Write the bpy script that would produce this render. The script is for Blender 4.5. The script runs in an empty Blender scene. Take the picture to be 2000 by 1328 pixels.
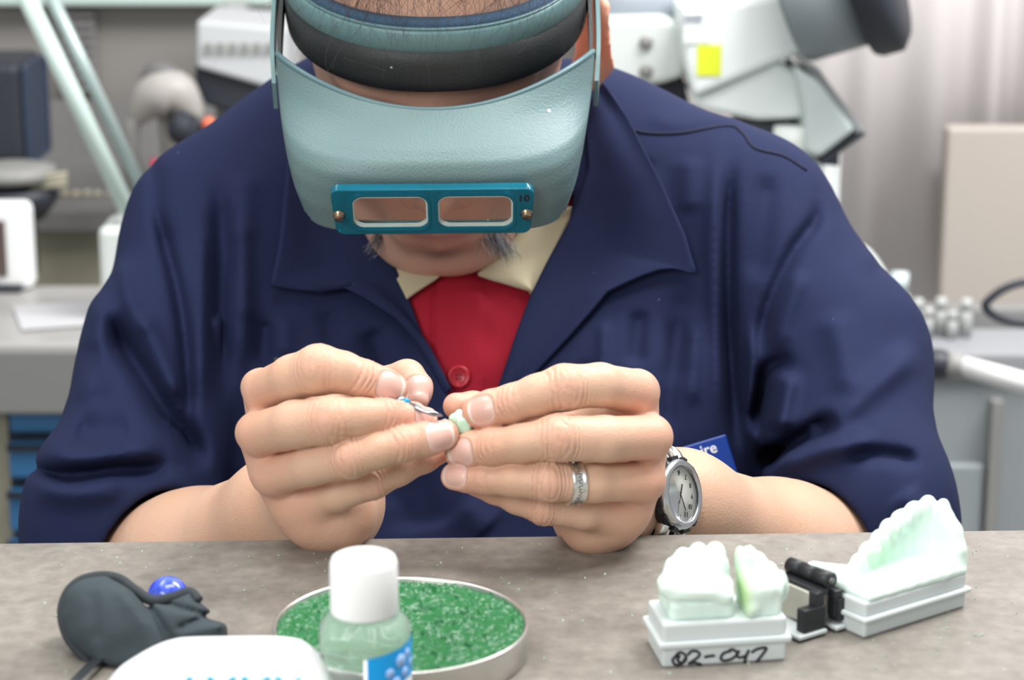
import bpy, bmesh, math, random
import numpy as np
from mathutils import Vector, Matrix

# ------------------------------------------------------------------ camera, world, lights, exposure
PITCH = math.radians(14.6); FPX = 4237.0; CAMZ = 1.23; TABLE = 0.90
SC = bpy.context.scene
COL = SC.collection
cam_d = bpy.data.cameras.new('camera'); cam = bpy.data.objects.new('camera', cam_d); COL.objects.link(cam)
cam.location = (0, 0, CAMZ); cam.rotation_euler = (math.pi/2 - PITCH, 0, 0)
cam_d.sensor_width = 36.0; cam_d.lens = FPX/2000*36.0; cam_d.clip_start = 0.05
cam_d.dof.use_dof = True; cam_d.dof.focus_distance = 1.01
LENS_REAL = cam_d.lens
cam_d.dof.aperture_fstop = LENS_REAL/7.2     # 7.2 mm entrance pupil
SC.camera = cam
SC.view_settings.view_transform = 'Standard'; SC.view_settings.look = 'None'
SC.view_settings.gamma = 1; SC.view_settings.use_curve_mapping = False
SC.view_settings.exposure = 0.0
SC.cycles.use_denoising = True
SC.cycles.max_bounces = 8; SC.cycles.transparent_max_bounces = 12
w = bpy.data.worlds.new('world'); SC.world = w; w.use_nodes = True
w.node_tree.nodes['Background'].inputs[0].default_value = (0.93, 0.97, 1.0, 1)
w.node_tree.nodes['Background'].inputs[1].default_value = 0.5
def area(name, loc, target, size, power, color=(1, 1, 1)):
    l = bpy.data.lights.new(name, 'AREA'); l.shape = 'RECTANGLE'; l.size, l.size_y = size
    l.energy = power; l.color = color
    o = bpy.data.objects.new(name, l); COL.objects.link(o); o.location = loc
    o.rotation_euler = (Vector(target) - Vector(loc)).to_track_quat('-Z', 'Y').to_euler()
    return o
area('overhead_light', (0.25, 0.75, 2.55), (0.1, 1.0, 0.9), (1.3, 0.5), 27, (1.0, 0.985, 0.95))
area('overhead_light', (-0.9, 1.5, 2.6), (-0.2, 1.3, 0.9), (1.2, 0.4), 13, (1.0, 0.99, 0.96))
area('overhead_light', (0.95, 1.62, 2.25), (0.85, 2.3, 1.0), (1.2, 0.6), 62, (1.0, 0.98, 0.98))  # extra lamp added to brighten the curtain and microscope
area('front_fill_light', (-0.75, -0.4, 1.75), (0.1, 0.95, 0.95), (0.7, 0.7), 16.5, (1.0, 0.97, 0.92))  # unseen soft fill from the camera side, lifts the foreground whites

# ------------------------------------------------------------------ geometry helpers
cP, sP = math.cos(PITCH), math.sin(PITCH)
FWD = np.array([0, cP, -sP]); UPV = np.array([0, sP, cP]); RGT = np.array([1.0, 0, 0]); CAM = np.array([0, 0, CAMZ])
def P(px, py, d):
    """point seen at (px,py) of the 2000x1328 frame at depth d"""
    return CAM + d*FWD + (px-1000)/FPX*d*RGT - (py-664)/FPX*d*UPV
def PY(px, py, Y):
    v = FWD + (px-1000)/FPX*RGT - (py-664)/FPX*UPV
    return CAM + v*(Y/v[1])
def PZ(px, py, Z=TABLE):
    v = FWD + (px-1000)/FPX*RGT - (py-664)/FPX*UPV
    return CAM + v*((Z-CAMZ)/v[2])
def RP(rpx, d): return rpx*d/FPX
def proj(X):
    Q = X - CAM; d = Q@FWD
    return 1000 + (Q@RGT)/d*FPX, 664 - (Q@UPV)/d*FPX, d
def unit(v):
    v = np.asarray(v, float); return v/np.linalg.norm(v)

def props(o, label=None, cat=None, group=None, kind=None):
    if label: o['label'] = label
    if cat: o['category'] = cat
    if group: o['group'] = group
    if kind: o['kind'] = kind
    return o
def empty(name, loc, label=None, cat=None, group=None, rz=0, M=None):
    o = bpy.data.objects.new(name, None); COL.objects.link(o); o.empty_display_size = 0.02
    if M is not None: o.matrix_world = M
    else:
        o.location = Vector(loc); o.rotation_euler = (0, 0, rz)
    return props(o, label, cat, group)
def put(name, me, mat=None, parent=None, local=False, smooth=True, label=None):
    """link a mesh; world coordinates unless local, then relative to its parent"""
    o = bpy.data.objects.new(name, me); COL.objects.link(o)
    if mat is not None and not me.materials: me.materials.append(mat)
    if smooth and len(me.polygons): me.polygons.foreach_set('use_smooth', [True]*len(me.polygons))
    if parent is not None:
        o.parent = parent
        if not local:
            bpy.context.view_layer.update()
            o.matrix_parent_inverse = parent.matrix_world.inverted()
    if label: o['label'] = label
    return o
def mesh_np(name, V, F):
    V = np.asarray(V, np.float32); F = np.asarray(F, np.int32)
    me = bpy.data.meshes.new(name); n = F.shape[1]
    me.vertices.add(len(V)); me.vertices.foreach_set('co', V.ravel())
    me.loops.add(F.size); me.loops.foreach_set('vertex_index', F.ravel())
    me.polygons.add(len(F)); me.polygons.foreach_set('loop_start', np.arange(0, F.size, n, dtype=np.int32))
    me.update(calc_edges=True); me.validate()
    return me
def mesh_py(name, V, F):
    me = bpy.data.meshes.new(name); me.from_pydata([tuple(map(float, v)) for v in V], [], [tuple(map(int, f)) for f in F]); me.update(); return me
def bm_mesh(name, bm, recalc=True):
    if recalc: bmesh.ops.recalc_face_normals(bm, faces=bm.faces[:])
    me = bpy.data.meshes.new(name); bm.to_mesh(me); bm.free(); return me
def frame_m(o, x, y, z):
    x, y, z = unit(x), unit(y), unit(z)
    return Matrix(((x[0], y[0], z[0], o[0]), (x[1], y[1], z[1], o[1]), (x[2], y[2], z[2], o[2]), (0, 0, 0, 1)))
def box_bm(bm, c, s, M=None, bev=0.0, seg=2):
    r = bmesh.ops.create_cube(bm, size=1)
    vs = r['verts']
    for v in vs: v.co = Vector((v.co.x*s[0]+c[0], v.co.y*s[1]+c[1], v.co.z*s[2]+c[2]))
    if bev > 0:
        es = list({e for v in vs for e in v.link_edges})
        rr = bmesh.ops.bevel(bm, geom=es, offset=bev, segments=seg, affect='EDGES', profile=0.5)
        vs = list({v for f in rr['faces'] for v in f.verts} | {v for v in vs if v.is_valid})
        vs = list({w for v in vs for f in v.link_faces for w in f.verts})
    if M is not None:
        for v in vs: v.co = M @ v.co
    return vs
def box(name, c, s, mat, parent=None, M=None, bev=0.0, local=False, smooth=False, label=None, seg=2):
    bm = bmesh.new(); box_bm(bm, c, s, M, bev, seg)
    return put(name, bm_mesh(name, bm), mat, parent, local=local, smooth=smooth, label=label)
def catmull(pts, n):
    pts = np.asarray(pts, float); m = len(pts)
    if m == 2: return pts[0] + np.linspace(0, 1, n)[:, None]*(pts[1]-pts[0])
    ext = np.vstack([2*pts[0]-pts[1], pts, 2*pts[-1]-pts[-2]])
    out = []
    for t in np.linspace(0, m-1-1e-9, n):
        i = int(t); u = t-i; p0, p1, p2, p3 = ext[i:i+4]
        out.append(.5*((2*p1)+(-p0+p2)*u+(2*p0-5*p1+4*p2-p3)*u*u+(-p0+3*p1-3*p2+p3)*u**3))
    return np.array(out)
def polyl(pts, n):
    pts = np.asarray(pts, float); L = np.r_[0, np.cumsum(np.linalg.norm(np.diff(pts, axis=0), axis=1))]
    t = np.linspace(0, L[-1], n)
    return np.stack([np.interp(t, L, pts[:, k]) for k in range(pts.shape[1])], 1)
def tube_vf(pts, rad, seg=10, closed=False, base=0, flat=None):
    """swept tube; rad scalar or list"""
    pts = np.asarray(pts, float); n = len(pts); rad = np.broadcast_to(np.asarray(rad, float), (n,))
    T = np.gradient(pts, axis=0) if not closed else np.roll(pts, -1, 0)-np.roll(pts, 1, 0)
    T /= np.linalg.norm(T, axis=1)[:, None]+1e-12
    up = np.array([0, 0, 1.0]) if abs(T[0][2]) < .9 else np.array([0, 1.0, 0])
    V = []; nrm = np.cross(T[0], up)
    for i in range(n):
        nrm = nrm - T[i]*(nrm@T[i]); nrm /= np.linalg.norm(nrm)+1e-12; b = np.cross(T[i], nrm)
        for k in range(seg):
            a = 2*math.pi*k/seg; V.append(pts[i]+rad[i]*(math.cos(a)*nrm+math.sin(a)*b))
    F = []
    m = n if closed else n-1
    for i in range(m):
        for k in range(seg):
            a = i*seg+k; b2 = i*seg+(k+1) % seg; j = ((i+1) % n)*seg
            F.append((base+a, base+b2, base+j+(k+1) % seg, base+j+k))
    if not closed:
        F.append(tuple(base+k for k in range(seg))[::-1]); F.append(tuple(base+(n-1)*seg+k for k in range(seg)))
    return V, F
def tube(name, pts, rad, mat, parent=None, seg=10, closed=False, local=False, label=None):
    V, F = tube_vf(pts, rad, seg, closed)
    return put(name, mesh_py(name, V, F), mat, parent, local=local, label=label)
def lathe_vf(prof, seg=48, base=0):
    V = []; F = []
    for (r, z) in prof:
        for k in range(seg):
            a = 2*math.pi*k/seg; V.append((r*math.cos(a), r*math.sin(a), z))
    for i in range(len(prof)-1):
        for k in range(seg):
            F.append((base+i*seg+k, base+i*seg+(k+1) % seg, base+(i+1)*seg+(k+1) % seg, base+(i+1)*seg+k))
    F.append(tuple(base+k for k in range(seg))[::-1]); F.append(tuple(base+(len(prof)-1)*seg+k for k in range(seg)))
    return V, F
def lathe(name, prof, M, mat, parent=None, seg=48, label=None, local=False):
    V, F = lathe_vf(prof, seg)
    me = mesh_py(name, V, F); me.transform(M)
    return put(name, me, mat, parent, label=label, local=local)
def TM(loc, rz=0): return Matrix.Translation(Vector(loc)) @ Matrix.Rotation(rz, 4, 'Z')
def add_mod(o, kind, **kw):
    m = o.modifiers.new(kind.lower(), kind)
    for k, v in kw.items(): setattr(m, k, v)
    return m
def sheet(name, A, B, n, m, mat, parent=None, fn=None, thick=0.002, off=1.0, label=None):
    """ruled sheet between 2 poly-curves in pixel space, mapped to the world by fn(px,py,s,t)"""
    a = polyl(A, n) if not isinstance(A, np.ndarray) else A
    b = polyl(B, n) if not isinstance(B, np.ndarray) else B
    V = []
    q = []
    for i in range(n):
        for j in range(m):
            t = j/(m-1); q.append((*(a[i]*(1-t)+b[i]*t), i/(n-1), t))
    V = fn(np.array(q))
    F = [(i*m+j, i*m+j+1, (i+1)*m+j+1, (i+1)*m+j) for i in range(n-1) for j in range(m-1)]
    o = put(name, mesh_py(name, V, F), mat, parent, label=label)
    if thick: add_mod(o, 'SOLIDIFY', thickness=thick, offset=off)
    return o
def text_mesh(name, s, size, M, mat, parent=None, depth=0.0002, font_bold=0.0, label=None, res=3, shear=0.0, ax='CENTER'):
    c = bpy.data.curves.new(name, 'FONT'); c.body = s; c.size = size; c.extrude = depth; c.offset = font_bold
    c.align_x = ax; c.align_y = 'CENTER'; c.resolution_u = res; c.shear = shear
    t = bpy.data.objects.new(name+'_tmp', c); COL.objects.link(t)
    dg = bpy.context.evaluated_depsgraph_get(); dg.update()
    me = bpy.data.meshes.new_from_object(t.evaluated_get(dg)); me.name = name
    bpy.data.objects.remove(t); bpy.data.curves.remove(c)
    me.transform(M)
    return put(name, me, mat, parent, smooth=False, label=label)

# ------------------------------------------------------------------ signed distance modelling
def s_cap(X, a, b, ra, rb):
    a = np.asarray(a, float); b = np.asarray(b, float); ab = b-a
    t = np.clip((X-a)@ab/(ab@ab), 0, 1)
    return np.linalg.norm(X-a-t[:, None]*ab, axis=1) - (ra+(rb-ra)*t)
def s_ell(X, c, r, R=None):
    Q = X-np.asarray(c, float)
    if R is not None: Q = Q@R
    r = np.asarray(r, float)
    k0 = np.linalg.norm(Q/r, axis=1); k1 = np.linalg.norm(Q/(r*r), axis=1)+1e-9
    return k0*(k0-1)/k1
def s_sph(X, c, r): return np.linalg.norm(X-np.asarray(c, float), axis=1)-r
def s_box(X, c, h, r=0.0, R=None):
    Q = X-np.asarray(c, float)
    if R is not None: Q = Q@R
    q = np.abs(Q)-(np.asarray(h, float)-r)
    return np.linalg.norm(np.maximum(q, 0), axis=1)+np.minimum(q.max(1), 0)-r
def smin(a, b, k):
    h = np.maximum(k-np.abs(a-b), 0)/k
    return np.minimum(a, b)-h*h*k*.25
def smax(a, b, k): return -smin(-a, -b, k)
def s_chain(X, pts, k=0.002):
    """pts: list of (point, radius)"""
    d = None
    for (a, ra), (b, rb) in zip(pts[:-1], pts[1:]):
        e = s_cap(X, a, b, ra, rb); d = e if d is None else smin(d, e, k)
    return d
def poly_dist(px, py, poly, closed=True):
    """signed (closed, negative inside) or unsigned distance in pixels to a polyline"""
    poly = np.asarray(poly, float); n = len(poly); d = np.full(px.shape, 1e9); ins = np.zeros(px.shape, bool)
    for i in range(n if closed else n-1):
        a = poly[i]; b = poly[(i+1) % n]; ex, ey = b-a; wx = px-a[0]; wy = py-a[1]
        t = np.clip((wx*ex+wy*ey)/(ex*ex+ey*ey+1e-9), 0, 1)
        d = np.minimum(d, (wx-ex*t)**2+(wy-ey*t)**2)
        if closed:
            c = ((a[1] > py) != (b[1] > py)) & (px < ex*(py-a[1])/(ey if abs(ey) > 1e-9 else 1e-9)+a[0]); ins ^= c
    d = np.sqrt(d)
    return np.where(ins, -d, d) if closed else d
def surf_nets(f, lo, hi, h, pad=0.004, B=12, smooth=1):
    lo = np.asarray(lo, float); hi = np.asarray(hi, float)
    nb = np.ceil((hi-lo)/(h*B)).astype(int); N = nb*B
    V = np.full(tuple(N), 1.0, np.float32)
    bi = np.stack(np.meshgrid(*[np.arange(k) for k in nb], indexing='ij'), -1).reshape(-1, 3)
    cen = lo+(bi*B+(B-1)/2)*h
    dc = np.concatenate([f(c) for c in np.array_split(cen, max(1, len(cen)//100000))])
    half = h*B*.5*math.sqrt(3)*1.05+pad
    ii = np.stack(np.meshgrid(*[np.arange(B)]*3, indexing='ij'), -1).reshape(-1, 3)
    far_in = dc < -half
    for b in bi[far_in]: V[b[0]*B:(b[0]+1)*B, b[1]*B:(b[1]+1)*B, b[2]*B:(b[2]+1)*B] = -1
    act = bi[np.abs(dc) <= half]
    CH = 120
    for s in range(0, len(act), CH):
        a = act[s:s+CH]; idx = (a[:, None, :]*B+ii[None]).reshape(-1, 3)
        V[idx[:, 0], idx[:, 1], idx[:, 2]] = f(lo+idx*h).astype(np.float32)
    S = V < 0
    c0 = S[:-1, :-1, :-1]; cnt = np.zeros(c0.shape, np.int8)
    offs = [(i, j, k) for i in (0, 1) for j in (0, 1) for k in (0, 1)]
    def sl(a): return slice(a, None if a == 1 else -1)
    for o in offs: cnt += S[sl(o[0]), sl(o[1]), sl(o[2])]
    cells = np.stack(np.nonzero((cnt > 0) & (cnt < 8)), 1)
    acc = np.zeros((len(cells), 3)); num = np.zeros(len(cells))
    for a in offs:
        for ax in range(3):
            if a[ax]: continue
            b = list(a); b[ax] = 1
            va = V[cells[:, 0]+a[0], cells[:, 1]+a[1], cells[:, 2]+a[2]]; vb = V[cells[:, 0]+b[0], cells[:, 1]+b[1], cells[:, 2]+b[2]]
            m = (va < 0) != (vb < 0); t = np.where(m, va/(va-vb+1e-12), 0)
            p = np.tile(np.array(a, float), (len(cells), 1)); p[:, ax] += t
            acc += np.where(m[:, None], p, 0); num += m
    VV = lo+(cells+acc/num[:, None])*h
    idm = np.full(cnt.shape, -1, np.int32); idm[cells[:, 0], cells[:, 1], cells[:, 2]] = np.arange(len(cells))
    quads = []
    for ax in range(3):
        s0 = [slice(None)]*3; s1 = [slice(None)]*3; s0[ax] = slice(0, -1); s1[ax] = slice(1, None)
        ch = np.stack(np.nonzero(S[tuple(s0)] != S[tuple(s1)]), 1)
        u, v = [k for k in range(3) if k != ax]
        ok = (ch[:, u] > 0) & (ch[:, v] > 0) & (ch[:, u] < N[u]-1) & (ch[:, v] < N[v]-1); ch = ch[ok]
        q = []
        for du, dv in ((1, 1), (0, 1), (0, 0), (1, 0)):
            c = ch.copy(); c[:, u] -= du; c[:, v] -= dv; q.append(idm[c[:, 0], c[:, 1], c[:, 2]])
        q = np.stack(q, 1); inside = S[ch[:, 0], ch[:, 1], ch[:, 2]]
        flip = inside if ax != 1 else ~inside
        q = np.where(flip[:, None], q, q[:, ::-1]); quads.append(q[(q >= 0).all(1)])
    F = np.concatenate(quads)
    for _ in range(smooth):   # light laplacian
        s = np.zeros_like(VV); n = np.zeros(len(VV))
        for a, b in ((0, 1), (1, 2), (2, 3), (3, 0)):
            for k in range(3):
                s[:, k] += np.bincount(F[:, a], VV[F[:, b], k], len(VV)) + np.bincount(F[:, b], VV[F[:, a], k], len(VV))
            n += np.bincount(F[:, a], minlength=len(VV))+np.bincount(F[:, b], minlength=len(VV))
        n = np.maximum(n, 1); VV = VV*.5+.5*s/n[:, None]
    return VV, F
def grad(f, X, e=0.0004):
    g = np.stack([f(X+np.eye(3)[k]*e)-f(X-np.eye(3)[k]*e) for k in range(3)], 1)
    return g/(np.linalg.norm(g, axis=1)[:, None]+1e-12)
def march(f, O, D, steps=90, tmax=3.0):
    t = np.zeros(len(O))
    for _ in range(steps):
        d = f(O+D*t[:, None]); t += np.clip(d*.85, -.02, .2)
        t = np.minimum(t, tmax)
    return O+D*t[:, None]
def ray_hit(f, px, py, d0=0.8):
    px = np.asarray(px, float); py = np.asarray(py, float)
    V = FWD[None]+(px[:, None]-1000)/FPX*RGT-(py[:, None]-664)/FPX*UPV
    U = V/np.linalg.norm(V, axis=1)[:, None]
    return march(f, CAM+V*d0, U)
def noise3(X, s=1.0, seed=0):
    r = np.random.RandomState(seed); o = 0
    for i in range(6):
        k = r.randn(3); k /= np.linalg.norm(k); fr = s*(1+.35*i); o = o+np.sin(X@k*fr+r.rand()*6.28)*(1/(1+.35*i))
    return o/3.2
def col_attr(me, C, name='Col'):
    a = me.color_attributes.new(name, 'FLOAT_COLOR', 'POINT')
    a.data.foreach_set('color', np.c_[C, np.ones(len(C))].astype(np.float32).ravel())

# ------------------------------------------------------------------ materials
def mat(name, col=(.5, .5, .5), rough=.5, metal=0., spec=.5, bump=None, var=None, trans=0., ior=1.45, sss=0., sssr=(.012, .005, .003), attr=False, emis=None, alpha=1., coat=0., sheen=0., specks=None):
    m = bpy.data.materials.new(name); m.use_nodes = True; nt = m.node_tree; N = nt.nodes; L = nt.links
    b = N['Principled BSDF']; I = b.inputs
    I['Base Color'].default_value = (*col, 1); I['Roughness'].default_value = rough; I['Metallic'].default_value = metal
    I['Specular IOR Level'].default_value = spec; I['IOR'].default_value = ior; I['Transmission Weight'].default_value = trans
    I['Alpha'].default_value = alpha; I['Coat Weight'].default_value = coat; I['Sheen Weight'].default_value = sheen
    if sss: I['Subsurface Weight'].default_value = sss; I['Subsurface Radius'].default_value = (1, .45, .3); I['Subsurface Scale'].default_value = sssr[0]
    if emis: I['Emission Color'].default_value = (*emis[0], 1); I['Emission Strength'].default_value = emis[1]
    tc = N.new('ShaderNodeTexCoord'); csock = None
    if attr:
        a = N.new('ShaderNodeVertexColor'); a.layer_name = 'Col'; csock = a.outputs['Color']
    if var:   # (scale, amount, other colour[, detail])
        n = N.new('ShaderNodeTexNoise'); n.inputs['Scale'].default_value = var[0]; n.inputs['Detail'].default_value = var[3] if len(var) > 3 else 6
        L.new(tc.outputs['Object'], n.inputs['Vector'])
        r = N.new('ShaderNodeMapRange'); r.inputs[1].default_value = .35; r.inputs[2].default_value = .65; r.inputs[4].default_value = var[1]
        L.new(n.outputs[0], r.inputs[0])
        mx = N.new('ShaderNodeMix'); mx.data_type = 'RGBA'; L.new(r.outputs[0], mx.inputs[0])
        if csock: L.new(csock, mx.inputs[6])
        else: mx.inputs[6].default_value = (*col, 1)
        mx.inputs[7].default_value = (*var[2], 1); csock = mx.outputs[2]
    if specks:   # (scale, radius, share of cells, colour): sparse dust and chips
        v = N.new('ShaderNodeTexVoronoi'); v.inputs['Scale'].default_value = specks[0]; L.new(tc.outputs['Object'], v.inputs['Vector'])
        l1 = N.new('ShaderNodeMath'); l1.operation = 'LESS_THAN'; l1.inputs[1].default_value = specks[1]; L.new(v.outputs['Distance'], l1.inputs[0])
        sx = N.new('ShaderNodeSeparateColor'); L.new(v.outputs['Color'], sx.inputs[0])
        l2 = N.new('ShaderNodeMath'); l2.operation = 'LESS_THAN'; l2.inputs[1].default_value = specks[2]; L.new(sx.outputs[0], l2.inputs[0])
        ml = N.new('ShaderNodeMath'); ml.operation = 'MULTIPLY'; L.new(l1.outputs[0], ml.inputs[0]); L.new(l2.outputs[0], ml.inputs[1])
        mx = N.new('ShaderNodeMix'); mx.data_type = 'RGBA'; L.new(ml.outputs[0], mx.inputs[0])
        if csock: L.new(csock, mx.inputs[6])
        else: mx.inputs[6].default_value = (*col, 1)
        mx.inputs[7].default_value = (*specks[3], 1); csock = mx.outputs[2]
    if csock: L.new(csock, I['Base Color'])
    if bump:  # list of (kind, scale, strength, distance)
        prev = None
        for bb in bump:
            kind, sc, st, di = bb[:4]
            if kind == 'noise':
                t = N.new('ShaderNodeTexNoise'); t.inputs['Scale'].default_value = sc; t.inputs['Detail'].default_value = 5; out = t.outputs[0]
            elif kind == 'voronoi':
                t = N.new('ShaderNodeTexVoronoi'); t.inputs['Scale'].default_value = sc; out = t.outputs['Distance']
            elif kind == 'wave':
                t = N.new('ShaderNodeTexWave'); t.inputs['Scale'].default_value = sc; t.bands_direction = 'DIAGONAL'; out = t.outputs[1]
            L.new(tc.outputs['Object'], t.inputs['Vector'])
            bn = N.new('ShaderNodeBump'); bn.inputs['Strength'].default_value = st; bn.inputs['Distance'].default_value = di
            L.new(out, bn.inputs['Height'])
            if prev: L.new(prev, bn.inputs['Normal'])
            prev = bn.outputs[0]
        L.new(prev, I['Normal'])
    return m
M = {}
M['skin'] = mat('skin', rough=.47, spec=.42, attr=True, sss=.22, sssr=(.006,), bump=[('voronoi', 900, .22, .0004), ('noise', 260, .18, .0008)], var=(55, .16, (.70, .31, .22)))
M['nail'] = mat('fingernail', (.70, .44, .38), rough=.34, spec=.5, sss=.2, sssr=(.003,), coat=.12, attr=True, bump=[('noise', 700, .05, .0003)])
M['coat'] = mat('navy_twill', (.0145, .0205, .0620), rough=.85, spec=.18, bump=[('wave', 900, .18, .0003), ('noise', 40, .12, .003)], var=(9, .35, (.0095, .0135, .0430)), specks=(110, .07, .05, (.10, .12, .17)))
M['thread'] = mat('navy_thread', (.008, .010, .03), rough=.9)
M['red'] = mat('red_pique', (.36, .012, .030), rough=.8, spec=.25, bump=[('voronoi', 1300, .35, .0004)])
M['cream'] = mat('cream_rib_knit', (.50, .45, .31), rough=.85, spec=.2, bump=[('wave', 500, .3, .0004)])
M['redbtn'] = mat('red_button', (.42, .012, .03), rough=.35)
M['shell'] = mat('visor_shell', (.135, .215, .222), rough=.42, spec=.45, bump=[('noise', 850, .5, .0005), ('voronoi', 900, .25, .0004)], specks=(160, .14, .05, (.75, .78, .74)))
M['shelledge'] = mat('visor_edge', (.09, .17, .19), rough=.4)
M['bandblk'] = mat('black_leatherette', (.022, .026, .027), rough=.5, spec=.5, bump=[('noise', 900, .5, .0006)], var=(30, .25, (.05, .055, .06)), specks=(230, .14, .07, (.5, .5, .48)))
M['bandteal'] = mat('teal_plastic', (.13, .235, .245), rough=.42)
M['foamblue'] = mat('blue_foam_lining', (.035, .075, .13), rough=.9, bump=[('noise', 600, .6, .001)])
M['blueplastic'] = mat('blue_translucent_plastic', (.015, .26, .38), rough=.12, trans=.6, ior=1.25, spec=.7)
M['glass'] = mat('lens_glass', (1, .96, .93), rough=.03, trans=1, ior=1.12, spec=.5)
M['lensrim'] = mat('frosted_lens_bevel', (.72, .88, .84), rough=.25, spec=.6)
M['brass'] = mat('brass_screw', (.32, .24, .17), rough=.35, metal=1)
M['steel'] = mat('steel', (.60, .61, .62), rough=.22, metal=1)
M['toolsteel'] = mat('tool_steel', (.33, .34, .36), rough=.2, metal=1)
M['silver'] = mat('silver', (.80, .79, .76), rough=.2, metal=1)
M['darksteel'] = mat('oxidised_silver', (.22, .22, .22), rough=.4, metal=1)
M['ink'] = mat('black_ink', (.015, .013, .022), rough=.5)
M['black'] = mat('black_plastic', (.018, .020, .024), rough=.45)
M['dial'] = mat('cream_dial', (.78, .78, .72), rough=.4)
M['hair'] = mat('dark_hair', (.030, .024, .020), rough=.45, spec=.5)
M['greyhair'] = mat('grey_hair', (.42, .45, .50), rough=.45)
M['white'] = mat('white_plastic', (.86, .88, .88), rough=.35)
# ------------------------------------------------------------------ the two hands and forearms
def J(px, py, d, rpx): return (P(px, py, d), RP(rpx, d))
def build_arm(palm, webs, fingers, thumb, heel, fore, joints, nails, kn=0.010):
    """returns the distance function of one arm"""
    def f(X):
        d = None
        for pts in palm:
            e = s_chain(X, pts, .004); d = e if d is None else smin(d, e, kn)
        for pts in heel: d = smin(d, s_chain(X, pts, .004), .012)
        d = smin(d, s_chain(X, fore, .02), .018)
        outs = []
        for pts in fingers: outs.append(smin(d, s_chain(X, pts, .0025), .0065))
        r = d
        for o in outs: r = smin(r, o, .0007)
        r = smin(r, smin(d, s_chain(X, thumb, .003), .010), .0007)
        m = r < .006
        if m.any():
            Y = X[m]; dd = np.zeros(len(Y))
            for (c, a, n, size, amp, kind) in joints:
                q = Y-c; near = np.einsum('ij,ij->i', q, q) < (size*2.6)**2
                if not near.any(): continue
                q = q[near]; u = q@a; l = np.cross(a, n); v = q@l; w = q@n
                wob = .085*size*noise3(Y[near], 620, 3)
                if kind == 'pip':
                    rho = np.sqrt((u*1.25)**2+(v*.62)**2)+wob
                    g = np.zeros(len(u))
                    for r0, s in ((.52, .55), (.80, 1.0), (1.03, .85), (1.28, .35)):
                        g += s*np.exp(-((rho-r0*size)/(.058*size))**2)
                    # few creases straight across
                    g += .45*np.exp(-((u+wob*1.5)/(.07*size))**2)
                    env = np.exp(-(u/(1.45*size))**4)*np.exp(-(v/(1.25*size))**4)*(w > -.8*size)
                    dd[near] += 2.7*amp*g*env
                elif kind == 'dip':
                    g = sum(np.exp(-((u-o*size+wob+v*v/size*.25)/(.06*size))**2) for o in (-.35, 0., .28, .5))
                    dd[near] += 2.7*amp*g*np.exp(-(v/(.9*size))**4)*(w > -.8*size)
                elif kind == 'groove':      # nail fold
                    rho = (np.abs(u/size[0])**3+np.abs(v/size[1])**3)**(1/3)
            r = r.copy(); r[m] += dd
        # nail folds
        for (c, a, n, hl, hw) in nails:
            q = X-c; near = (np.einsum('ij,ij->i', q, q) < .013**2) & (r < .005)
            if not near.any(): continue
            q = q[near]; u = q@a; v = q@np.cross(a, n); w = q@n
            rho = (np.abs(u/hl)**3+np.abs(v/hw)**3)**(1/3)
            s = np.where(w > -.006, 1., 0.)
            r[near] += s*(.00055*np.clip(1.02-rho, 0, .12)/.12 - .00030*np.exp(-((rho-1.13)/.09)**2))
        return r
    return f
def nail_mesh(f, c, a, n, hl, hw):
    l = np.cross(a, n); V = []; nr, ns = 10, 36; O = [c+n*.006]
    rr = np.linspace(0, 1, nr)[1:]
    for r in rr:
        for k in range(ns):
            t = 2*math.pi*k/ns; ct, st = math.cos(t), math.sin(t)
            q = r/((abs(ct)**3+abs(st)**3)**(1/3))
            O.append(c+a*hl*ct*q+l*hw*st*q+n*.006)
    O = np.array(O); H = march(f, O, np.tile(-n, (len(O), 1)), 60, .012)
    rad = np.r_[0, np.repeat(rr, ns)]
    H = H+n*(.00045*(1-rad**6)+.0001)[:, None]
    F = [(0, 1+k, 1+(k+1) % ns) for k in range(ns)]
    for i in range(len(rr)-1):
        for k in range(ns): F.append((1+i*ns+k, 1+(i+1)*ns+k, 1+(i+1)*ns+(k+1) % ns, 1+i*ns+(k+1) % ns))
    me = mesh_py('fingernail', H, F); e = np.clip(((O-c)@a/hl-.72)/.2, 0, 1)[:, None]; lu = np.exp(-(((O-c)@a/hl+.95)/.35)**2)[:, None]
    C = np.array([.70, .43, .37])*(1-e)+np.array([.76, .64, .56])*e; C = C*(1-.4*lu)+np.array([.78, .58, .52])*.4*lu
    col_attr(me, C); return me

def jt(a, b, c, toward, r, amp, kind, size=None):
    """joint crease record at b on the side given by toward (world dir)"""
    ax = unit(unit(np.asarray(b)-a)+unit(np.asarray(c)-b)); n = np.asarray(toward, float); n = unit(n-ax*(n@ax))
    return (np.asarray(b)+n*r, ax, n, size or r, amp, kind)
TOC = -FWD                      # towards the camera
def dirc(x, y, z): return unit(x*RGT+y*UPV+z*TOC)

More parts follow.
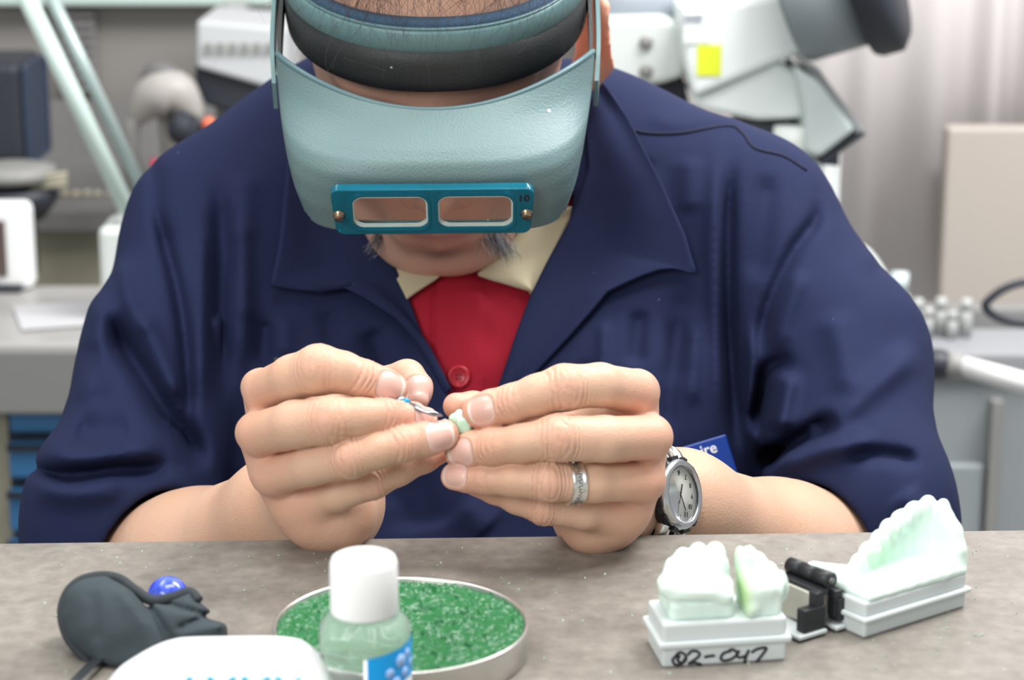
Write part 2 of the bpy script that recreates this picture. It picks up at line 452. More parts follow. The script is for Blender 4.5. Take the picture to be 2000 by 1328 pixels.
# left of the picture (his right hand)
iL = [J(519, 762, .945, 41), J(572, 738, .930, 44), J(623, 722, .922, 49), J(668, 727, .922, 40), J(712, 741, .923, 37), J(748, 752, .925, 33), J(768, 759, .927, 29)]
mL = [J(512, 846, .935, 44), J(575, 829, .920, 46), J(645, 821, .912, 47), J(702, 816, .914, 38), J(758, 811, .918, 33), J(805, 815, .923, 28), J(830, 818, .926, 24)]
rL = [J(541, 926, .940, 40), J(608, 909, .925, 39), J(684, 894, .914, 41), J(738, 880, .913, 35), J(785, 868, .914, 34.5), J(835, 857, .917, 33), J(868, 849, .919, 29)]
pL = [J(590, 985, .950, 38), J(660, 962, .938, 36), J(728, 941, .932, 34), J(780, 918, .934, 29), J(830, 897, .937, 25), J(858, 886, .939, 21)]
tL = [J(640, 830, .985, 55), J(720, 765, .975, 42), J(795, 738, .962, 34), J(812, 758, .957, 31), J(814, 782, .952, 25)]
palmL = [[J(506, 756, .952, 34), J(560, 850, .975, 66), J(640, 955, 1.0, 80)],
         [J(498, 845, .942, 37), J(560, 905, .968, 62), J(640, 975, .992, 78)],
         [J(530, 926, .946, 40), J(590, 970, .965, 55), J(650, 1000, .985, 70)],
         [J(582, 984, .954, 42), J(625, 1010, .960, 55), J(650, 1010, .975, 66)],
         [J(560, 800, .960, 50), J(640, 830, .985, 55)]]
heelL = [[J(618, 1000, .956, 55), J(665, 1004, .960, 62), J(668, 985, .975, 66)]]
foreL = [J(640, 975, .995, 88), J(560, 1000, 1.03, 98), J(380, 1088, 1.10, 116), J(215, 1115, 1.17, 130)]
n1 = dirc(-.05, .38, .93); n2 = dirc(0, .12, 1); n3 = dirc(.02, -.02, 1); n4 = dirc(0, -.35, .93)
def pts3(ch, i): return ch[i-1][0], ch[i][0], ch[i+1][0], ch[i][1]
def mkj(ch, i, n, amp, kind, size=None):
    a, b, c, r = pts3(ch, i); return jt(a, b, c, n, r, amp, kind, size)
jointsL = [mkj(iL, 2, n1, .00014, 'pip'), mkj(iL, 4, n1, .00028, 'dip'), mkj(mL, 2, n2, .00016, 'pip'), mkj(mL, 4, n2, .00018, 'dip'),
           mkj(rL, 2, n3, .00024, 'pip'), mkj(rL, 4, n3, .00020, 'dip'), mkj(pL, 2, n4, .00022, 'pip')]
def nailrec(px, py, d, a, n, hl, hw, f0):
    """seat the nail on the surface below (px,py)"""
    return (px, py, d, a, n, hl, hw)
def seat(f, recs):
    out = []
    for (px, py, ax, n, hl, hw) in recs:
        c = ray_hit(f, [px], [py])[0]
        a = np.asarray(ax, float); n = unit(grad(f, c[None], .0015)[0]*.6+np.asarray(n)*.4); a = unit(a-n*(a@n))
        out.append((c-n*.0002, a, n, hl, hw))
    return out
f0 = build_arm(palmL, None, [iL, mL, rL, pL], tL, heelL, foreL, [], [])
nailsL = seat(f0, [(766, 753, iL[-1][0]-iL[-3][0], dirc(.15, .28, 1), .0066, .0062),
                   (833, 808, mL[-1][0]-mL[-3][0], dirc(.1, .55, 1), .0058, .0055),
                   (861, 850, rL[-1][0]-rL[-3][0], dirc(.1, -.05, 1), .0064, .0063),
                   (826, 766, tL[-1][0]-tL[-3][0], dirc(.75, .3, .6), .0085, .0062)])
fL = build_arm(palmL, None, [iL, mL, rL, pL], tL, heelL, foreL, jointsL, nailsL)

# right of the picture (his left hand)
iR = [J(1240, 765, .940, 44), J(1172, 752, .925, 42), J(1102, 757, .917, 45), J(1050, 772, .916, 40), J(1000, 789, .918, 38), J(960, 799, .921, 37), J(935, 805, .923, 33)]
mR = [J(1268, 855, .932, 44), J(1180, 857, .917, 44), J(1090, 855, .910, 46), J(1020, 866, .912, 37), J(963, 873, .916, 37), J(925, 877, .921, 35), J(897, 883, .925, 30)]
rR = [J(1256, 940, .936, 40), J(1160, 943, .922, 37), J(1070, 940, .914, 39), J(1005, 937, .916, 33), J(950, 934, .920, 31), J(915, 932, .924, 29), J(887, 931, .927, 26)]
pR = [J(1225, 1000, .948, 38), J(1140, 1000, .936, 34), J(1062, 992, .930, 33), J(1010, 975, .933, 28), J(965, 958, .938, 25), J(930, 948, .942, 22)]
tR = [J(1130, 850, .985, 55), J(1040, 800, .975, 40), J(960, 799, .960, 31), J(925, 794, .950, 28), J(891, 793, .944, 26)]
palmR = [[J(1248, 765, .948, 39), J(1215, 860, .975, 66), J(1180, 955, 1.0, 78)],
         [J(1272, 852, .940, 39), J(1225, 905, .968, 62), J(1185, 975, .992, 76)],
         [J(1258, 940, .944, 40), J(1210, 975, .965, 55), J(1175, 1000, .985, 66)],
         [J(1215, 995, .953, 42), J(1180, 1015, .960, 50), J(1160, 1010, .975, 58)],
         [J(1200, 810, .960, 50), J(1130, 850, .985, 55)]]
heelR = [[J(1190, 1012, .952, 50), J(1152, 1018, .956, 54), J(1160, 1000, .975, 62)]]
foreR = [J(1180, 985, .995, 84), J(1240, 990, 1.01, 86), J(1330, 992, 1.03, 96), J(1520, 1075, 1.10, 122), J(1700, 1095, 1.17, 132)]
m1 = dirc(.05, .22, 1); m2 = dirc(0, .03, 1); m3 = dirc(0, -.12, 1); m4 = dirc(0, -.35, .93)
jointsR = [mkj(iR, 2, m1, .00028, 'pip'), mkj(iR, 4, m1, .00020, 'dip'), mkj(mR, 2, m2, .00032, 'pip'), mkj(mR, 4, m2, .00024, 'dip'),
           mkj(rR, 2, m3, .00034, 'pip'), mkj(rR, 4, m3, .00016, 'dip'), mkj(pR, 2, m4, .00028, 'pip')]
f0 = build_arm(palmR, None, [iR, mR, rR, pR], tR, heelR, foreR, [], [])
nailsR = seat(f0, [(938, 800, iR[-1][0]-iR[-3][0], dirc(-.1, .12, 1), .0062, .0061),
                   (896, 884, mR[-1][0]-mR[-3][0], dirc(-.15, -.1, 1), .0068, .0058),
                   (887, 927, rR[-1][0]-rR[-3][0], dirc(-.15, .0, 1), .0062, .0054)])
fR = build_arm(palmR, None, [iR, mR, rR, pR], tR, heelR, foreR, jointsR, nailsR)

SKIN = np.array([.60, .385, .270]); PINK = np.array([.66, .31, .24]); PALE = np.array([.74, .54, .40])
def arm_mesh(f, pieces, joints, nails, tipch, h):
    pts = np.array([p for ch in pieces for (p, r) in ch]); lo = pts.min(0)-.045; hi = pts.max(0)+.045
    V, F = surf_nets(f, lo, hi, h, smooth=0)
    C = np.tile(SKIN, (len(V), 1))
    C += (noise3(V, 60, 1)*.035)[:, None]
    for (c, a, n, size, amp, kind) in joints:
        g = np.exp(-(np.linalg.norm(V-c, axis=1)/(size*1.0))**2)*(.40 if kind == 'pip' else .3)
        C = C*(1-g[:, None])+PINK*g[:, None]
    for ch in tipch:
        g = np.exp(-(np.linalg.norm(V-ch[-1][0], axis=1)/.013)**2)*.55; C = C*(1-g[:, None])+PINK*g[:, None]
        g = np.exp(-(np.linalg.norm(V-ch[0][0], axis=1)/.014)**2)*.35; C = C*(1-g[:, None])+PINK*g[:, None]
        mid = (ch[1][0]*.6+ch[2][0]*.4); g = np.exp(-(np.linalg.norm(V-mid, axis=1)/.012)**2)*.25; C = C*(1-g[:, None])+PALE*g[:, None]
    return V, F, np.clip(C, 0, 1)
HH = .00056
armsV = []
VL = arm_mesh(fL, palmL+heelL+[foreL, iL, mL, rL, pL, tL], jointsL, nailsL, [iL, mL, rL, pL, tL], HH)
VR = arm_mesh(fR, palmR+heelR+[foreR, iR, mR, rR, pR, tR], jointsR, nailsR, [iR, mR, rR, pR, tR], HH)

# ------------------------------------------------------------------ head
TH = math.radians(40.)
HC = P(855, 60, 1.205)
_f = math.cos(TH)*(-FWD)+math.sin(TH)*(-UPV); _u = math.sin(TH)*(-FWD)+math.cos(TH)*UPV; _r = RGT.copy()
yaw = math.radians(0.8)
HF = math.cos(yaw)*_f+math.sin(yaw)*_r; HR = math.cos(yaw)*_r-math.sin(yaw)*_f; HU = _u
HB = np.stack([HR, HF, HU], 1)      # local -> world columns
def h2w(L): return HC+np.asarray(L, float)@HB.T
def w2h(X): return (X-HC)@HB
def head_sdf(X):
    L = w2h(X); A = L.copy(); A[:, 0] = np.abs(A[:, 0])
    d = s_ell(L, (0, 0, .038), (.0765, .098, .086))
    d = smin(d, s_ell(A, (0, .028, -.038), (.062, .062, .072)), .03)
    d = smin(d, s_cap(A, (.054, .0, -.055), (.020, .052, -.098), .017, .017), .03)
    d = smin(d, s_ell(A, (0, .060, -.097), (.028, .024, .020)), .022)
    d = smin(d, s_ell(A, (.036, .060, -.030), (.026, .026, .026)), .02)
    d = smin(d, s_cap(A, (.0, .083, .022), (.040, .074, .020), .012, .010), .014)
    d = smax(d, -s_ell(A, (.031, .100, -.002), (.017, .015, .012)), .012)
    d = smin(d, s_sph(A, (.031, .073, -.002), .0135), .004)
    d = smin(d, s_cap(A, (0, .084, .010), (0, .108, -.036), .0075, .0105), .010)
    d = smin(d, s_sph(A, (.0125, .098, -.040), .0085), .006)
    d = smin(d, s_ell(A, (0, .084, -.068), (.028, .010, .020)), .012)
    d = smin(d, s_cap(A, (0, .0925, -.069), (.022, .083, -.072), .0042, .002), .004)
    d = smin(d, s_cap(A, (0, .0900, -.079), (.018, .083, -.077), .0058, .003), .004)
    d = smax(d, -s_cap(A, (0, .0985, -.0735), (.026, .088, -.0745), .0016, .0012), .003)
    d = smax(d, -s_cap(A, (0, .0975, -.0895), (.012, .092, -.089), .0042, .003), .008)
    # forehead wrinkles
    for z in (.028, .038):
        d = d+.0004*np.exp(-((L[:, 2]-z-.003*np.sin(L[:, 0]*60))/.0012)**2)*(L[:, 1] > .05)
    # ears
    R = np.array([[1, 0, 0], [0, 1, 0], [0, 0, 1.]]); c, s = math.cos(.60), math.sin(.60)
    R = np.array([[c, s, 0], [-s, c, 0], [0, 0, 1]])
    E = A.copy(); E[:, 2] -= np.where(L[:, 0] < 0, .050, .005); E[:, 0] += np.where(L[:, 0] < 0, .010, -.004)
    ear = s_ell(E, (.0850, -.014, -.016), (.0085, .020, .0255), R)
    ear = smin(ear, s_ell(E, (.080, -.006, -.036), (.008, .010, .012), R), .010)
    ear = smax(ear, -s_ell(E, (.0940, -.0060, -.013), (.0055, .0110, .0165), R), .004)
    d = smin(d, ear, .006)
    # neck
    nb = w2h(P(880, 420, 1.34)[None])[0]
    d = smin(d, s_cap(A, (0, -.02, -.060), (0, nb[1]+.01, nb[2]), .056, .062), .02)
    return d
lo = HC-.19; hi = HC+.16
HV, HFc = surf_nets(head_sdf, lo, hi, .0016)
HL = w2h(HV); HCo = np.tile(np.array([.70, .43, .32]), (len(HV), 1))
HCo += (noise3(HV, 50, 4)*.03)[:, None]
def tint(C, g, c): return C*(1-g[:, None])+np.array(c)*g[:, None]
ax_ = np.abs(HL[:, 0])
HCo = tint(HCo, .75*np.exp(-(ax_/.020)**4-((HL[:, 2]+.0745)/.0085)**4)*(HL[:, 1] > .08), (.46, .17, .15))
HCo = tint(HCo, .80*np.exp(-(ax_/.017)**2-((HL[:, 2]+.0885)/.005)**2)*(HL[:, 1] > .07), (.05, .04, .035))  # shadow below the lower lip, painted into the skin colour
HCo = tint(HCo, .30*np.exp(-(ax_/.05)**4-((HL[:, 2]+.085)/.03)**4)*(HL[:, 1] > .03), (.34, .24, .20))
HCo = tint(HCo, .8*(1/(1+np.exp(-(ax_-.074)/.003)))*(np.abs(HL[:, 1]+.012) < .035)*(HL[:, 0] > 0), (.74, .36, .25))
HCo = tint(HCo, .85*np.exp(-((ax_-.032)/.017)**2-((HL[:, 2]-.025)/.004)**2)*(HL[:, 1] > .06), (.05, .035, .03))
HCo = tint(HCo, .85*np.exp(-((ax_-.031)/.013)**2-((HL[:, 2]+.006)/.0016)**2)*(HL[:, 1] > .06), (.03, .02, .02))

# ------------------------------------------------------------------ clothes distance fields
def Q(px, py, d): return P(px, py, d)
armL_ = [(Q(440, 465, 1.27), .0560), (Q(345, 700, 1.22), .0490), (Q(228, 1000, 1.15), .0455), (Q(215, 1120, 1.15), .047)]
armR_ = [(Q(1436, 450, 1.27), .0570), (Q(1632, 700, 1.22), .0495), (Q(1682, 1000, 1.15), .0460), (Q(1697, 1120, 1.15), .047)]
folds = [  # (polyline px, width px, depth m) + carves a valley, - raises a ridge
 ([(300, 390), (345, 560), (365, 700), (370, 860)], 14.0, 0.0101), ([(211, 600), (241, 668), (286, 743), (328, 811), (369, 860), (399, 931)], 23.2, 0.0174),
 ([(270, 600), (310, 690), (350, 790)], 21.7, -0.0072), ([(56, 914), (132, 928), (241, 916), (340, 912)], 17.1, 0.0145), ([(60, 945), (140, 962), (250, 950)], 24.8, -0.0072),
 ([(140, 835), (200, 850), (262, 842)], 34, .0065), ([(70, 885), (150, 893), (240, 880), (330, 880)], 27.9, -0.0087), 
 ([(430, 380), (425, 560), (440, 760)], 24.8, 0.0058), ([(395, 420), (395, 620), (385, 800)], 21.7, -0.0058), ([(480, 330), (470, 480)], 27.9, -0.0034),
 ([(200, 560), (190, 700), (170, 800)], 24.8, -0.0058), ([(178, 660), (190, 740), (196, 800)], 20, .0035),
 ([(500, 600), (480, 760)], 31.0, 0.0034), ([(560, 620), (555, 700)], 21.7, -0.0034),
 ([(1428, 300), (1422, 440), (1424, 640), (1432, 780), (1440, 900)], 15, .0110), ([(1398, 280), (1394, 480), (1400, 700), (1402, 860)], 17, -.0050),
 ([(1596, 380), (1592, 430), (1545, 500), (1500, 600), (1478, 700)], 15, .0085), ([(1570, 520), (1535, 620), (1520, 690)], 20, -.0055), ([(1500, 330), (1490, 450), (1476, 560)], 24, .0045),
 ([(1560, 716), (1520, 708), (1494, 732), (1482, 780), (1462, 850)], 15, .0105), ([(1545, 722), (1530, 800), (1520, 850)], 18.6, -0.0087),
 ([(1640, 812), (1570, 855), (1477, 905)], 18.6, 0.0174),  ([(1798, 680), (1700, 760), (1600, 845)], 26.4, -0.0072),
 ([(1720, 840), (1690, 862), (1600, 880), (1500, 915)], 23.2, -0.0101), ([(1644, 893), (1700, 887), (1760, 893), (1800, 910)], 15.5, .0075),
 ([(1760, 960), (1800, 1010)], 24.8, -0.0072), ([(1690, 500), (1740, 600), (1760, 700)], 26, .0025), ([(1620, 600), (1650, 700), (1660, 780)], 31.0, -0.0058),
 ([(1250, 600), (1240, 720)], 18.6, 0.0058), ([(1180, 620), (1176, 740)], 12.4, -0.0034), ([(1330, 560), (1320, 760)], 34.1, 0.0034), ([(1470, 620), (1466, 900)], 12.4, -0.0058),
 ([(1250, 225), (1330, 240), (1420, 228), (1470, 258)], 18.6, -0.0023), ([(1260, 300), (1240, 420)], 24.8, 0.0034), ([(1345, 300), (1350, 420)], 24.8, -0.0034),
 ([(640, 600), (650, 680)], 21.7, 0.0034), ([(720, 640), (760, 740)], 24.8, 0.0058), ([(690, 760), (720, 900), (740, 1000)], 46.5, 0.0087), ([(800, 900), (830, 1040)], 46.5, 0.0087), ([(900, 980), (960, 1040)], 38.8, -0.0058),
 ([(1250, 300), (1290, 420), (1330, 520)], 20, -.003), ([(1330, 600), (1310, 740), (1300, 860)], 18, .005), ([(1360, 620), (1350, 800)], 16, -.004), ([(1140, 700), (1150, 800)], 14, .003),
 ([(420, 330), (440, 480), (430, 620), (440, 800)], 20, .0060), ([(470, 420), (476, 600), (480, 720)], 20, -.0045), ([(520, 620), (515, 720)], 16, .004), ([(300, 300), (310, 400), (340, 500)], 18, .003), ([(240, 500), (250, 580), (290, 660)], 15, -.004),
]
def torso(X, grow=0.0):
    d = s_chain(X, [(Q(440, 465, 1.27), .056), (Q(700, 300, 1.31), .056), (Q(900, 300, 1.325), .055), (Q(1100, 325, 1.31), .056), (Q(1436, 450, 1.27), .057)], .03)
    for x0, x1, x2 in ((620, 600, 640), (1180, 1230, 1180)):
        d = smin(d, s_chain(X, [(Q(x0, 500, 1.325), .085), (Q(x1, 800, 1.30), .105), (Q(x2, 1350, 1.29), .12)], .03), .05)
    d = smin(d, s_cap(X, Q(900, 620, 1.335), Q(900, 1350, 1.29), .095, .125), .06)
    return d-grow
def fold_disp(X, s=1.0):
    px, py, dep = proj(X); o = np.zeros(len(X))
    for pl, wd, amp in folds:
        c = catmull(pl, 5*len(pl)); L = np.r_[0, np.cumsum(np.linalg.norm(np.diff(c, axis=0), axis=1))]; L /= L[-1]
        m = (px > c[:, 0].min()-3*wd) & (px < c[:, 0].max()+3*wd) & (py > c[:, 1].min()-3*wd) & (py < c[:, 1].max()+3*wd)
        if not m.any(): continue
        x = px[m]; y = py[m]; best = np.full(x.shape, 1e9); bt = np.zeros(x.shape)
        for i in range(len(c)-1):
            ex, ey = c[i+1]-c[i]; t = np.clip(((x-c[i, 0])*ex+(y-c[i, 1])*ey)/(ex*ex+ey*ey+1e-9), 0, 1)
            q = (x-c[i, 0]-ex*t)**2+(y-c[i, 1]-ey*t)**2; k = q < best; best = np.where(k, q, best); bt = np.where(k, L[i]+t*(L[i+1]-L[i]), bt)
        fade = np.clip(np.minimum(bt, 1-bt)/.22, 0, 1); fade = fade*fade*(3-2*fade)
        o[m] += amp*np.exp(-best/(wd*wd))*(.08+.92*fade)*np.where(best < (3*wd)**2, 1, 0)
    return o*s
def sleeve_cut(X, cut):
    return None
hemL = (P(160, 1075, 1.12), dirc(.40, -.80, .45)); hemR = (P(1790, 1050, 1.12), dirc(-.62, -.70, .35))
VCUT = [(735, 380), (742, 480), (764, 521), (797, 593), (824, 660), (872, 765), (905, 860), (945, 860), (980, 743), (1011, 659), (1036, 593), (1069, 520), (1111, 439), (1120, 380)]
def coat_full(X):
    aL = s_chain(X, armL_, .02); aR = s_chain(X, armR_, .02)
    d = torso(X)
    # armpit valleys stay visible, shoulder blends
    d = smin(d, aL, .016); d = smin(d, aR, .016)
    return d
def coat_sdf(X):
    d = coat_full(X)
    m = np.abs(d) < .03
    if m.any():
        d = d.copy(); Y = X[m]; px, py, dep = proj(Y); front = 1/(1+np.exp((dep-1.27)/.01))
        d[m] += fold_disp(Y)*front + .0012*noise3(Y, 55, 8)*front
    return d
fore_sL = lambda X: s_chain(X, foreL[1:], .02); fore_sR = lambda X: s_chain(X, foreR[2:], .02)
SLO = {}
def sleeve_hollow(X, d):
    """open the sleeves where the forearms leave them"""
    for fore, arm in ((foreL, armL_), (foreR, armR_)):
        a = s_chain(X, arm, .02)
        # the tube swept by the forearm leaving the sleeve, widened
        dirv = unit(fore[-2][0]-fore[-1][0])
        tube_ = s_cap(X, fore[-1][0]-dirv*.0, fore[-1][0]+dirv*.19, .036, .037)
        d = smax(d, -tube_, .004)
    return d
def coat_final(X):
    d = coat_sdf(X)
    px, py, dep = proj(X)
    v = poly_dist(px, py, VCUT)*dep/FPX
    prism = np.maximum(v, dep-1.30)
    d = smax(d, -prism, .003)
    d = sleeve_hollow(X, d)
    zcut = .78-X[:, 2]
    return smax(d, zcut, .004)
pts = np.array([p for ch in (armL_, armR_) for (p, r) in ch]); 
lo = np.array([pts[:, 0].min()-.06, P(0, 664, 1.02)[1], .76]); hi = np.array([pts[:, 0].max()+.06, P(0, 0, 1.46)[1], P(0, 120, 1.3)[2]+.04])
CV, CF = surf_nets(coat_final, lo, hi, .0019)
person = put('person', mesh_np('person', np.vstack([VL[0], VR[0], HV]), np.vstack([VL[1], VR[1]+len(VL[0]), HFc+len(VL[0])+len(VR[0])])), M['skin'])
col_attr(person.data, np.vstack([VL[2], VR[2], np.clip(HCo, 0, 1)]))
props(person, 'person in navy work coat leaning over the bench, carving a tiny tooth', 'person')
for f, ns in ((fL, nailsL), (fR, nailsR)):
    for n_ in ns: put('fingernail', nail_mesh(f, *n_), M['nail'], person)
coat = put('work_coat', mesh_np('work_coat', CV, CF), M['coat'], person)
print('verts', len(person.data.vertices), len(CV))
# ------------------------------------------------------------------ coat details
def on_coat(off):
    def fn(q):
        H = ray_hit(coat_sdf_soft, q[:, 0], q[:, 1], 1.0); n = grad(coat_sdf_soft, H, .004)
        o = off(q[:, 2], q[:, 3])
        return H+n*np.asarray(o)[:, None]
    return fn
def coat_sdf_soft(X): return coat_full(X)
def lap(s, t): return .0035+.006*np.clip(np.sin(s*9)*.4+.6, 0, 1)*t**2
lapL = sheet('lapel', [(700, 300), (733, 400), (742, 480), (764, 521), (797, 593), (824, 660), (850, 716), (874, 768)],
             [(560, 300), (545, 400), (533, 500), (519, 567), (560, 574), (594, 578), (609, 578), (658, 566), (700, 586), (764, 623), (809, 665), (876, 770)], 70, 22,
             M['coat'], coat, on_coat(lambda s, t: .004+.005*t*t*(1-s)+.0012*np.sin(t*7+s*5)), .0022)
lapR = sheet('lapel', [(1140, 180), (1150, 330), (1128, 400), (1111, 439), (1069, 520), (1036, 593), (1011, 659), (980, 743), (960, 790)],
             [(1172, 184), (1224, 248), (1298, 369), (1345, 464), (1366, 539), (1322, 531), (1289, 535), (1255, 548), (1205, 572), (1189, 579), (1156, 617), (1111, 665), (1057, 719), (985, 790)], 80, 26,
             M['coat'], coat, on_coat(lambda s, t: .004+.006*t*t*(1-s)+.0015*np.sin(t*6-s*7)), .0022)
# stitched seams: yoke seam, sleeve seams
def seam(pts, r=.0007, off=.0):
    c = catmull(pts, 40); H = ray_hit(coat_sdf, c[:, 0], c[:, 1], 1.0); n = grad(coat_sdf, H, .003)
    return tube('seam', H+n*off, r, M['thread'], coat, seg=6)
seam([(1224, 248), (1260, 260), (1330, 260), (1420, 246), (1450, 260), (1475, 290), (1530, 305), (1575, 333)], .0011)
# ------------------------------------------------------------------ red polo shirt
def shirt_sdf(X):
    d = torso(X, -.009)
    d = smin(d, s_cap(X, Q(865, 470, 1.315), Q(885, 640, 1.305), .066, .088), .03)
    px, py, dep = proj(X)
    d = d+.0016*np.exp(-((px-847)/3.5)**2)*(dep < 1.28)+.001*np.exp(-((px-945-.12*(py-600))/22)**2)*np.sin(py*.05)
    d = d-.0012*((px > 850) & (px < 945) & (py > 545))*(dep < 1.28)
    hd = head_sdf(X)+.001
    nk = np.maximum(Q(0, 560, 1.3)[2]-X[:, 2], -1)
    c = smax(d, X[:, 2]-P(880, 505, 1.25)[2]-.7*np.maximum(np.abs(X[:, 0]-P(880, 0, 1.25)[0])-.02, 0), .006)
    c = smax(c, P(880, 1080, 1.2)[2]-X[:, 2], .004)
    return np.maximum(c, np.abs(X[:, 0]-P(880, 0, 1.25)[0])-.13)
lo = np.array([P(880, 0, 1.25)[0]-.14, 1.05, P(880, 1100, 1.2)[2]-.01]); hi = np.array([P(880, 0, 1.25)[0]+.14, 1.36, P(880, 490, 1.25)[2]+.09])
SV, SF = surf_nets(shirt_sdf, lo, hi, .0018)
shirt = put('polo_shirt', mesh_np('polo_shirt', SV, SF), M['red'], person)
def on_shirt(off):
    def fn(q):
        H = ray_hit(shirt_soft, q[:, 0], q[:, 1], 1.0); n = grad(shirt_soft, H, .004)
        return H+n*np.asarray(off(q[:, 2], q[:, 3]))[:, None]
    return fn
def shirt_soft(X):
    d = torso(X, -.009); return smin(d, s_cap(X, Q(865, 440, 1.315), Q(885, 640, 1.305), .066, .088), .03)
sheet('collar', [(1030, 430), (1003, 470), (968, 512), (929, 545), (935, 549), (960, 558), (1000, 569), (1037, 578)], [(1150, 400), (1120, 425), (1105, 450), (1088, 485), (1078, 510), (1066, 535), (1050, 560), (1039, 579)], 40, 16, M['cream'], shirt,
      on_shirt(lambda s, t: .008-.003*s+.002*np.sin(t*5)), .002)
sheet('collar', [(770, 440), (762, 480), (760, 515), (775, 550), (797, 593)], [(860, 470), (866, 500), (868, 525), (865, 545), (852, 556)], 24, 14, M['cream'], shirt,
      on_shirt(lambda s, t: .007+.0*s), .002)
b = ray_hit(shirt_sdf, [896], [736], 1.0)[0]; bn = unit(grad(shirt_soft, b[None], .01)[0]*.5+TOC*.5)
bx = unit(np.cross([0, 0, 1.], bn)); BM = frame_m(b+bn*.001, bx, np.cross(bn, bx), bn)
btn = lathe('button', [(.0001, -.001), (.0062, -.001), (.0066, .0006), (.0062, .0019), (.0050, .0023), (.0042, .0014), (.0001, .0012)], BM, M['redbtn'], shirt, 40)
for k in range(4):
    a = math.pi/4+k*math.pi/2; lathe('button_hole', [(.0001, 0), (.0006, 0), (.0006, .0002), (.0001, .0002)], BM @ Matrix.Translation((.0014*math.cos(a), .0014*math.sin(a), .00125)), M['ink'], btn, 10)

# ------------------------------------------------------------------ hair
def strands(name, roots, dirs, lens, rads, mt, parent, curl=.35, segs=9, seed=1, grav=None, hug=None):
    rnd = np.random.RandomState(seed); V = []; F = []
    for r0, d0, ln, rd in zip(roots, dirs, lens, rads):
        d0 = unit(d0); a = unit(np.cross(d0, rnd.randn(3))); b2 = np.cross(d0, a); ph = rnd.rand()*6.3; fr = rnd.uniform(2, 6); am = curl*ln*rnd.uniform(.05, .3)
        pts = []
        for i in range(segs):
            t = i/(segs-1); p = r0+d0*ln*t+am*(np.sin(ph+fr*t)-np.sin(ph))*a+am*.7*(np.cos(ph+fr*t)-np.cos(ph))*b2
            if grav is not None: p = p+grav*ln*t*t
            pts.append(p)
        v, f = tube_vf(pts, [rd*(1-.75*i/(segs-1)) for i in range(segs)], 3, base=len(V))
        V += v; F += [q for q in f if len(q) == 4]
    return put(name, mesh_py(name, V, F), mt, parent)
rs = np.random.RandomState(5); roots = []; dirs = []; lens = []; rads = []
for k in range(1500):
    th = rs.uniform(-1.25, 1.25)                     # around the forehead
    dens = .10+.90*min(1, abs(th-.05)/.5)**1.3
    if rs.rand() > dens: continue
    zz = rs.uniform(.076, .118) if abs(th) < .35 else rs.uniform(.070, .118)
    k2 = math.sqrt(max(.01, 1-((zz-.038)/.086)**2)); L = np.array([.0765*k2*math.sin(th), .098*k2*math.cos(th), zz])
    roots.append(h2w(L)); nL = unit(L/np.array([.0765, .098, .086])**2)
    dl = np.array([rs.randn()*.40-.35*np.sign(th), .9+rs.randn()*.2, -.40+rs.randn()*.35]); dl = dl-nL*min(0, dl@nL)+nL*.18
    dirs.append(HB@unit(dl)); lens.append(rs.uniform(.018, .050)); rads.append(rs.uniform(.00009, .00017))
strands('hair', roots, dirs, lens, rads, M['hair'], person, 1.0, grav=-HU*.25)
def hairline_sdf(X):
    L = w2h(X); d = s_ell(L, (0, 0, .038), (.0785, .100, .088))
    hz = .088-.034*np.clip(np.abs(L[:, 0])/.07, 0, 1)**2+.0008*np.sin(L[:, 0]*300)-.9*np.clip(-L[:, 1]-.02, 0, .1)
    return smax(d, hz-L[:, 2]+.016*np.exp(-(L[:, 0]/.024)**4), .004)
V, F = surf_nets(hairline_sdf, HC-.16, HC+.16, .0025)
put('hair', mesh_np('hair', V, F), M['hair'], person)
for (cx, cy, sx, sy, n, dx, dy) in ((741, 462, 10, 12, 60, -.5, -.8), (965, 462, 24, 14, 130, .25, -.9), (982, 474, 20, 12, 70, .3, -1)):
    pxs = cx+rs.randn(n)*sx*.5; pys = cy+rs.randn(n)*sy*.6; H = ray_hit(head_sdf, pxs, pys, 1.0)
    GN = grad(head_sdf, H, .002)
    D = [unit(dx*RGT+dy*UPV+.25*g_+rs.randn(3)*.18) for g_ in GN]
    for mt, sel in (('hair', slice(0, int(n*.55))), ('greyhair', slice(int(n*.55), n))):
        strands('beard', H[sel], D[sel], rs.uniform(.006, .014, n)[sel], np.full(n, .00016)[sel], M[mt], person, .6, 6, seed=n)

# ------------------------------------------------------------------ magnifier visor
VZ = -.0040; VY = .006
vis = empty('magnifier_visor', h2w((0, .08, .02+VZ)), 'grey-green head magnifier with blue double lens plate, worn on the bowed head', 'magnifier')
def rowpar(s):
    K = np.array([  # s, yf, zc, hw, yb, zb, e
        (0, .1185, .0350, .0835, .046, .0235, .98), (.22, .1300, .0315, .0832, .048, .018, .90), (.45, .1430, .0270, .0815, .050, .012, .72), (.56, .1495, .0235, .0800, .052, .008, .60),
        (.64, .1525, .0180, .0785, .054, .005, .52), (.74, .1520, .0090, .0765, .058, .000, .44), (.88, .1500, -.0040, .0735, .066, -.009, .38), (1, .1460, -.0195, .0690, .074, -.020, .35)])
    return [np.interp(s, K[:, 0], K[:, j]) for j in range(1, 7)]
NS, NT = 74, 150
ss = np.linspace(0, 1, NS); K5 = np.array([rowpar(s) for s in ss]); 
for _ in range(3): K5[1:-1] = (K5[:-2]+2*K5[1:-1]+K5[2:])/4
V = []
